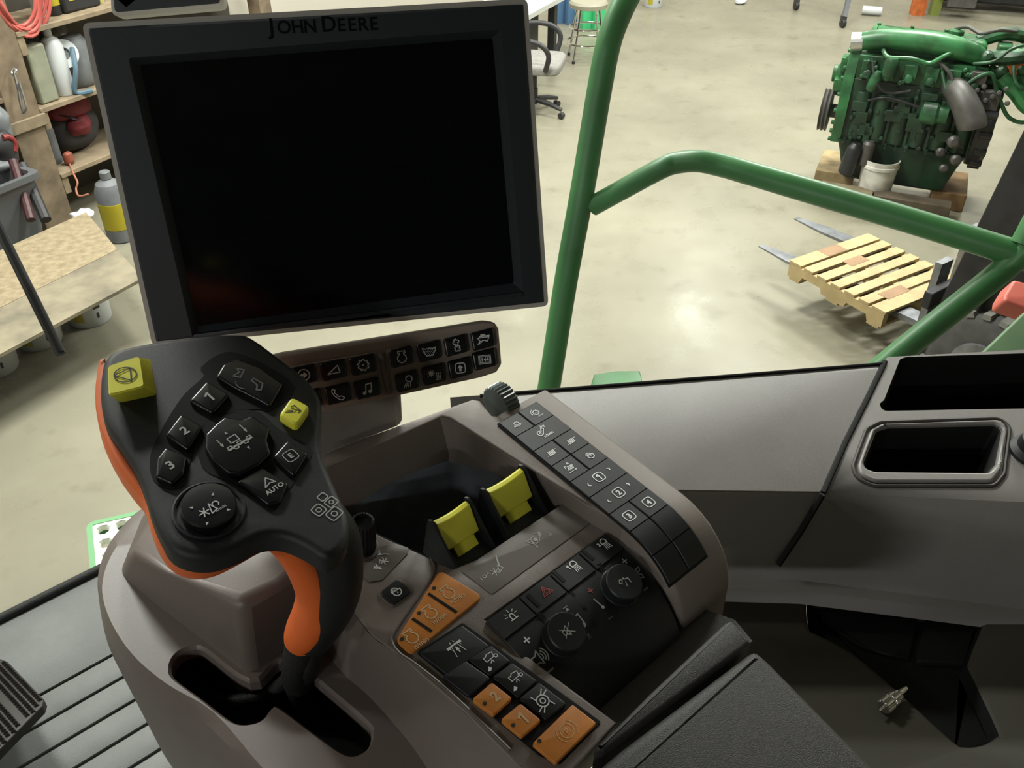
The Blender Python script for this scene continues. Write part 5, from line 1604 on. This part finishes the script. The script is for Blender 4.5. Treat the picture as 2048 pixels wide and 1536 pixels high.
# pipes and hoses
def hose(name, pts, r, m):
    MB().tube([E(*p_) for p_ in pts], r, 10, smooth=6).build(name, m, eng)
hose('hose', [(-.3, -.2, .96), (-.25, -.26, .93), (-.1, -.27, .94), (.02, -.26, .92), (.1, -.24, .97), (.16, -.2, 1.0)], .016, GEB)
hose('hose', [(.1, -.2, .9), (.2, -.3, .72), (.24, -.3, .66), (.3, -.28, .82), (.42, -.26, .9), (.5, -.24, .78), (.62, -.22, .62), (.75, -.2, .6), (.8, -.15, .7), (.72, -.12, .85)], .014, GE)
hose('hose', [(.05, -.22, .95), (.18, -.26, .86), (.22, -.3, .75)], .012, GIR)
hose('coolant_pipe', [(.34, -.1, .96), (.46, -.12, .97), (.55, -.14, .99), (.66, -.14, 1.02), (.74, -.12, 1.03)], .05, GE)
hose('coolant_pipe', [(.3, .05, 1.02), (.45, .08, 1.08), (.6, .1, 1.07), (.74, .1, 1.0), (.82, .08, .9)], .045, GE)
hose('coolant_pipe', [(.5, -.16, .86), (.62, -.18, .78), (.72, -.2, .70), (.86, -.2, .66), (.98, -.16, .72)], .055, GEB)
hose('hose', [(.3, -.22, .94), (.42, -.26, .98), (.5, -.24, 1.06), (.6, -.18, 1.09), (.7, -.15, 1.1)], .011, GE)
hose('hose', [(.1, .1, 1.06), (.2, .0, 1.12), (.3, -.06, 1.1), (.4, -.1, 1.14), (.52, 0, 1.12)], .012, GIR)
hose('hose', [(-.36, -.22, .9), (-.3, -.3, .78), (-.2, -.29, .7), (-.05, -.28, .73)], .01, GBK)
hose('hose', [(-.42, -.21, .56), (-.2, -.27, .66), (.1, -.275, .62), (.3, -.26, .68)], .009, GBK)
hose('hose', [(.55, -.2, .95), (.6, -.26, .85), (.72, -.26, .82), (.8, -.22, .9), (.76, -.18, .98)], .013, GE)
mb = MB()
for i in range(8):
    x = .36 + .06 * i
    ebox(mb, (x, rnd.uniform(-.1, .15), rnd.uniform(.82, 1.0)), (rnd.uniform(.05, .1), rnd.uniform(.08, .2), rnd.uniform(.05, .14)))
    mb.lathe(E(x, rnd.uniform(-.18, 0), rnd.uniform(.85, .98)), E3 @ V((.3, -1, .5)), [(.04, 0), (.045, .02), (.045, .07), (.02, .09), (0, .09)], 12)
ebox(mb, (.72, 0, .86), (.40, .30, .16)); ebox(mb, (.6, -.02, .94), (.2, .2, .1))
mb.build('gear_case', GE, eng, bevel=.01)
mb = MB()
ebox(mb, (.45, -.23, .72), (.16, .08, .12)); ebox(mb, (.36, -.24, .86), (.1, .06, .08))
for i in range(9):
    mb.lathe(E(.3 + .035 * i, -.26, .72 + .03 * (i % 4)), E3 @ V((0, -1, .3)), [(.018, 0), (.018, .04), (0, .045)], 8)
mb.build('valve_block', GIR, eng, bevel=.004)
# turbocharger in front of an orange bracket
MB().lathe(E(.74, -.20, 1.04), E3 @ V((-.25, -1, .15)), [(.085, 0), (.10, .02), (.105, .05), (.10, .10), (.085, .12), (.07, .12), (.062, .06), (0, .06)], 32, 0, .03).build('turbo_housing', GAL, eng)
MB().tube([E(.70, .06, 1.18), E(.78, .08, 1.21), E(.9, .08, 1.2), E(1.0, .04, 1.16)], .06, 16, smooth=4).build('bare_pipe_end', GAL, eng)
mb = MB()
pr_ = [(.54, .86), (.64, .90), (.68, 1.06), (.73, 1.12), (.68, 1.17), (.60, 1.14), (.58, 1.02), (.50, .93)]
mb.loft([[E(x, yy, z) for x, z in pr_] for yy in (-.16, -.10)], True, 0, True, True)
mb.build('orange_bracket', GOR, eng, bevel=.008)

eng.scale = (1.03, 1.0, 1.06)
# timbers under the engine
tbs = [(-.33, -.36, .40, .14, 'weathered timber block under the near left corner of the engine', rgb(128, 116, 92)), (.16, -.36, .56, .13, 'dark oily timber block under the engine beside the bucket', rgb(84, 74, 60)), (-.46, .16, .3, .12, 'pale timber block under the left end of the engine', rgb(140, 122, 88)), (.42, .1, .25, .12, 'orange-brown timber block under the right end of the engine', rgb(112, 86, 54))]
for x, y, w, d, lb, colr in tbs:
    t = MB().box(V((ec.x, ec.y, .07)) + E3 @ V((x, y, 0)), (w, d if y < 0 else .5, .138), E3).build('timber_block', mat(lb, colr, .8, var=.25, vscale=9), bevel=.006)
    tag(t, lb, 'timber', 'timbers under the engine')
bp = atz(1742, 402, 0)
bucket('plastic_bucket', bp, 'dirty white plastic bucket in front of the green engine', lab=False, m=mat('dirty white plastic', rgb(206, 204, 196), .5, var=.2, vscale=9), r=.135, h=.36)
bk_ = bpy.data.objects['plastic_bucket']
q = bp + V((0, 0, .1))
mb = MB(); mb.loft([[q + V((math.cos(a), math.sin(a), 0)) * .127 + V((0, 0, z)) for a in [-2.0 + .16 * k for k in range(6)]] for z in (0, .13)], False)
mb.build('label_patch', GIR, bk_, angle=60)
q = atz(1895, 400, .02)
t = thing('steel_bracket', 'pale forked steel bracket lying beside the right end of the engine', 'bracket', q)
MB().tube([atz(1880, 408, .05), atz(1893, 385, .10), atz(1906, 372, .12)], .016, 8).build('prong', GAL, t)
MB().tube([atz(1893, 385, .10), atz(1900, 392, .08), atz(1928, 372, .12)], .014, 8).build('prong', GAL, t)
# orange hoist and dark machine behind the engine
q = atz(1850, 40, .0)
t = thing('engine_hoist', 'orange hoist upright rising behind the green engine', 'hoist', q)
MB().box(q + V((.0, .3, .7)), (.16, .14, 1.4)).build('mast', GOR, t)
MB().box(q + V((.22, .28, .35)), (.12, .1, .7)).build('chain_guard', mat('yellow green paint', rgb(120, 130, 60), .5), t)
MB().box(q + V((.3, .2, .42)), (.22, .2, .3), Matrix.Rotation(.5, 3, 'Z')).build('green_cover', GEB, t, bevel=.02)
q = atz(1985, 30, 0)
t = thing('green_implement', 'dark machine with a green deck at the upper right photo corner', 'machine', q)
MR = Matrix.Rotation(-.35, 3, 'Z')
MB().box(q + V((.5, .5, .35)), (2.2, 1.0, .5), MR).build('dark_body', GBK, t, bevel=.03)
MB().box(q + V((.62, .12, .62)), (1.8, .34, .05), MR).build('green_deck', M_GREEND, t)
MB().tube([q + V((-.5, .0, .5)), q + V((.2, -.3, .62)), q + V((1.2, -.5, .6))], .04, 10).build('side_tube', GE, t)
MB().box(q + V((-.52, -.1, .30)), (.34, .3, .3), MR).build('white_box', GIR, t)

# ================================================================== lift truck with pallet
ft = thing('forklift', 'black and worn lift truck with two forks at the right photo edge', 'forklift', atz(1960, 640, 0))
FK = mat('worn black steel', rgb(34, 34, 37), .5, .2, var=.4, vscale=8)
FKS = mat('scraped steel', rgb(120, 122, 126), .4, .6, var=.3, vscale=12)
# axis of the forks on the floor
ta, tb = atz(1522, 487, .297), atz(1592, 432, .297)
fd = (atz(1815, 628, .297) - ta); fd.z = 0
fd = fd.normalized()
for q0_ in (ta, tb):
    ln = 1.22
    rr_ = Matrix.Rotation(math.atan2(fd.y, fd.x), 3, 'Z')
    mb = MB()
    wv = V((-fd.y, fd.x, 0))
    for (d0, w0, h0), (d1, w1, h1) in (((0, .02, .008), (.25, .05, .016)), ((.25, .05, .016), (ln, .055, .04))):
        mb.loft([[q0_ + fd * d + wv * (w * s1) + V((0, 0, -.02 + h * s2)) for s1, s2 in ((-1, 0), (1, 0), (1, 1), (-1, 1))] for d, w, h in ((d0, w0, h0), (d1, w1, h1))], True, 0, True, True)
    mb.loft([[q0_ + fd * (ln - .02) + wv * (.055 * s1) + V((0, 0, z)) + fd * (.04 * s2) for s1, s2 in ((-1, 0), (1, 0), (1, 1), (-1, 1))] for z in (-.02, .4)], True, 0, True, True)
    mb.build('fork', FKS, ft)
base = ta + fd * 1.27; side_v = (tb - ta); side_v = side_v - fd * side_v.dot(fd); side_v.z = 0
sv = side_v.normalized(); sw = side_v.length
mid_ = base + sv * (sw / 2); mid_.z = 0
FR3 = Matrix(((fd.x, sv.x, 0), (fd.y, sv.y, 0), (0, 0, 1)))
MB().box(mid_ + fd * .02 + V((0, 0, .28)), (.05, .95, .10), FR3).build('carriage', FK, ft, bevel=.006)
MB().box(mid_ + fd * .02 + V((0, 0, .55)), (.05, .95, .10), FR3).build('carriage', FK, ft, bevel=.006)
for s_ in (-.36, .36):
    tilt = Matrix.Rotation(math.radians(7), 3, sv)
    MB().box(mid_ + fd * .26 + sv * s_ + V((0, 0, 1.2)), (.2, .18, 2.4), tilt @ FR3).build('mast_channel', FK, ft, bevel=.008)
    MB().box(mid_ + fd * .16 + sv * (s_ * .75) + V((0, 0, 1.1)), (.03, .05, 2.1), tilt @ FR3).build('mast_slide', FKS, ft)
MB().box(mid_ + fd * .55 + V((0, 0, .55)), (.7, .8, .7), FR3).build('chassis', FK, ft, bevel=.03)
MB().box(mid_ + fd * .14 + sv * .2 + V((0, 0, .42)), (.10, .66, .9), FR3).build('mast_plate', FK, ft, bevel=.01)
wq = atz(1985, 700, .0)
wq = atz(1996, 716, .30) - sv * .10
M_TYRE = mat('dusty tyre rubber', rgb(72, 72, 71), .8, var=.2, vscale=12)
mb = MB().lathe(wq - sv * .12, sv, [(.15, .01), (.26, 0), (.30, .02), (.31, .06), (.31, .16), (.30, .2), (.26, .22), (.15, .21)], 40)
tb_ = MB()
for k in range(22):
    a = 2 * PI * k / 22
    d_ = fd * math.cos(a) + V((0, 0, 1)) * math.sin(a)
    tt = -fd * math.sin(a) + V((0, 0, 1)) * math.cos(a)
    MM = Matrix((d_, sv, tt)).transposed()
    tb_.box(wq - sv * .01 + d_ * .312, (.03, .2, .042), MM)
mb.build('tyre', M_TYRE, ft)
tb_.build('tyre_tread', mat('dusty tread rubber', rgb(120, 119, 114), .85, var=.15, vscale=15), ft)
MB().lathe(wq - sv * .125, sv, [(0, .03), (.06, .03), (.08, .05), (.14, .06), (.16, .02), (.155, .0)], 28).build('rim', FKS, ft)
rl = atd(2045, 592, 3.3)
t = thing('red_cover', 'small salmon-red cover at the right photo edge above the tyre', 'cover', rl)
RFm = Fr(rl, 10, 30)
MB().slab(RFm, roundpoly(ccw(RFm.hits([(2028, 558), (2150, 590), (2150, 650), (2008, 602), (2010, 588)])), .02), -.08, 0, .012).build('shell', mat('salmon red plastic', rgb(188, 94, 82), .45), t)

# pallet on the forks
M_PAL = mat('new pallet pine', rgb(174, 154, 112), .65, var=.12, vscale=9, bump=.15, bscale=70)
M_PALB = mat('brown stained pine', rgb(146, 116, 86), .7, var=.12, vscale=9)
pzt = .34
pTL, pTR, pBR, pBL = (atz(*k, pzt) for k in ((1606, 536), (1712, 453), (1890, 546), (1812, 640)))
pc = (pTL + pTR + pBR + pBL) / 4
ux = ((pBL - pTL) + (pBR - pTR)).normalized(); uyv = V((-ux.y, ux.x, 0))
LX = ((pBL - pTL).length + (pBR - pTR).length) / 2; LY = ((pTR - pTL).length + (pBR - pBL).length) / 2 * .98
pal = thing('wooden_pallet', 'pale new wooden pallet resting on the two forks', 'pallet', V((pc.x, pc.y, .2)))
PM3 = Matrix(((ux.x, uyv.x, 0), (ux.y, uyv.y, 0), (0, 0, 1)))
def pp3(a, b, z):
    return V((pc.x, pc.y, z)) + ux * a + uyv * b
for i in range(7):
    a = -LX / 2 + .045 + (LX - .09) * i / 6
    w_ = .10 if i in (0, 6) else .075
    MB().box(pp3(a, 0, pzt - .009), (w_, LY, .018), PM3).build('deck_board', M_PAL, pal, bevel=.002)
for b_i in (-LY / 2 + .02, 0, LY / 2 - .02):
    mb = MB()
    st = [(-.5, 0), (-.5, -.09), (-.36, -.09), (-.34, -.055), (-.14, -.055), (-.12, -.09), (.12, -.09), (.14, -.055), (.34, -.055), (.36, -.09), (.5, -.09), (.5, 0)]
    mb.loft([[pp3(x * LX, b_i + s_, pzt - .018 + z) for x, z in st] for s_ in (-.02, .02)], True, 0, True, True)
    mb.build('stringer', M_PAL, pal)
for a in (-.42, 0, .42):
    MB().box(pp3(a * LX, 0, pzt - .116), (.085, LY, .016), PM3).build('bottom_board', M_PAL, pal)
for a, b, w_, l_ in ((-.44, -.04, .095, .17), (-.2, -.02, .078, .16), (.33, -.18, .078, .2)):
    MB().box(pp3(a * LX, b * LY, pzt + .0006), (w_, l_, .002), PM3).build('brown_stain', M_PALB, pal)

# ================================================================== light and camera
def area_light(name, loc, sx, sy, power, color=(.985, 1, .94), aim=None):
    l = bpy.data.lights.new(name, 'AREA'); l.shape = 'RECTANGLE'; l.size = sx; l.size_y = sy; l.energy = power; l.color = color
    o = bpy.data.objects.new(name, l); COL.objects.link(o); o.location = loc
    if aim:
        o.rotation_euler = (V(aim) - V(loc)).to_track_quat('-Z', 'Y').to_euler()
    return o
for x, y, pw in ((3.6, 14.9, 1), (3.4, 11, 1), (3.2, 7, 1), (-1.2, 9.5, 1), (.2, 14.2, 1), (7.5, 9, 1), (7.5, 14, 1), (-2.6, 4.2, 2.0), (3.4, 8.0, 2.4), (-4.4, 1.4, .5), (-.5, 5.6, 2.4), (-5.6, -4.4, 1.1), (-3.4, -6.6, 2.0)):
    area_light('lamp_and_fill', (x, y, 5.85 if y > 0 else 5.0), 1.3, .35, 185 * pw)  # the two behind the cab are unseen fill, added for the display face
w = bpy.data.worlds.new('World'); SC.world = w; w.use_nodes = True
w.node_tree.nodes['Background'].inputs[0].default_value = (.9, 1, .95, 1)
w.node_tree.nodes['Background'].inputs[1].default_value = .05
cam = bpy.data.cameras.new('Camera'); co = bpy.data.objects.new('Camera', cam); COL.objects.link(co)
co.location = CAM; co.rotation_euler = (PI / 2 - TH, 0, 0)
cam.sensor_width = 36; cam.lens = 36 * FP / 2048; cam.clip_start = .02; cam.clip_end = 100
SC.camera = co
vs = SC.view_settings
vs.view_transform = 'Standard'; vs.look = 'None'; vs.gamma = 1; vs.use_curve_mapping = False; vs.exposure = -.31
SC.cycles.max_bounces = 8; SC.cycles.transparent_max_bounces = 12
SC.cycles.sample_clamp_indirect = 4
SC.cycles.caustics_reflective = False; SC.cycles.caustics_refractive = False
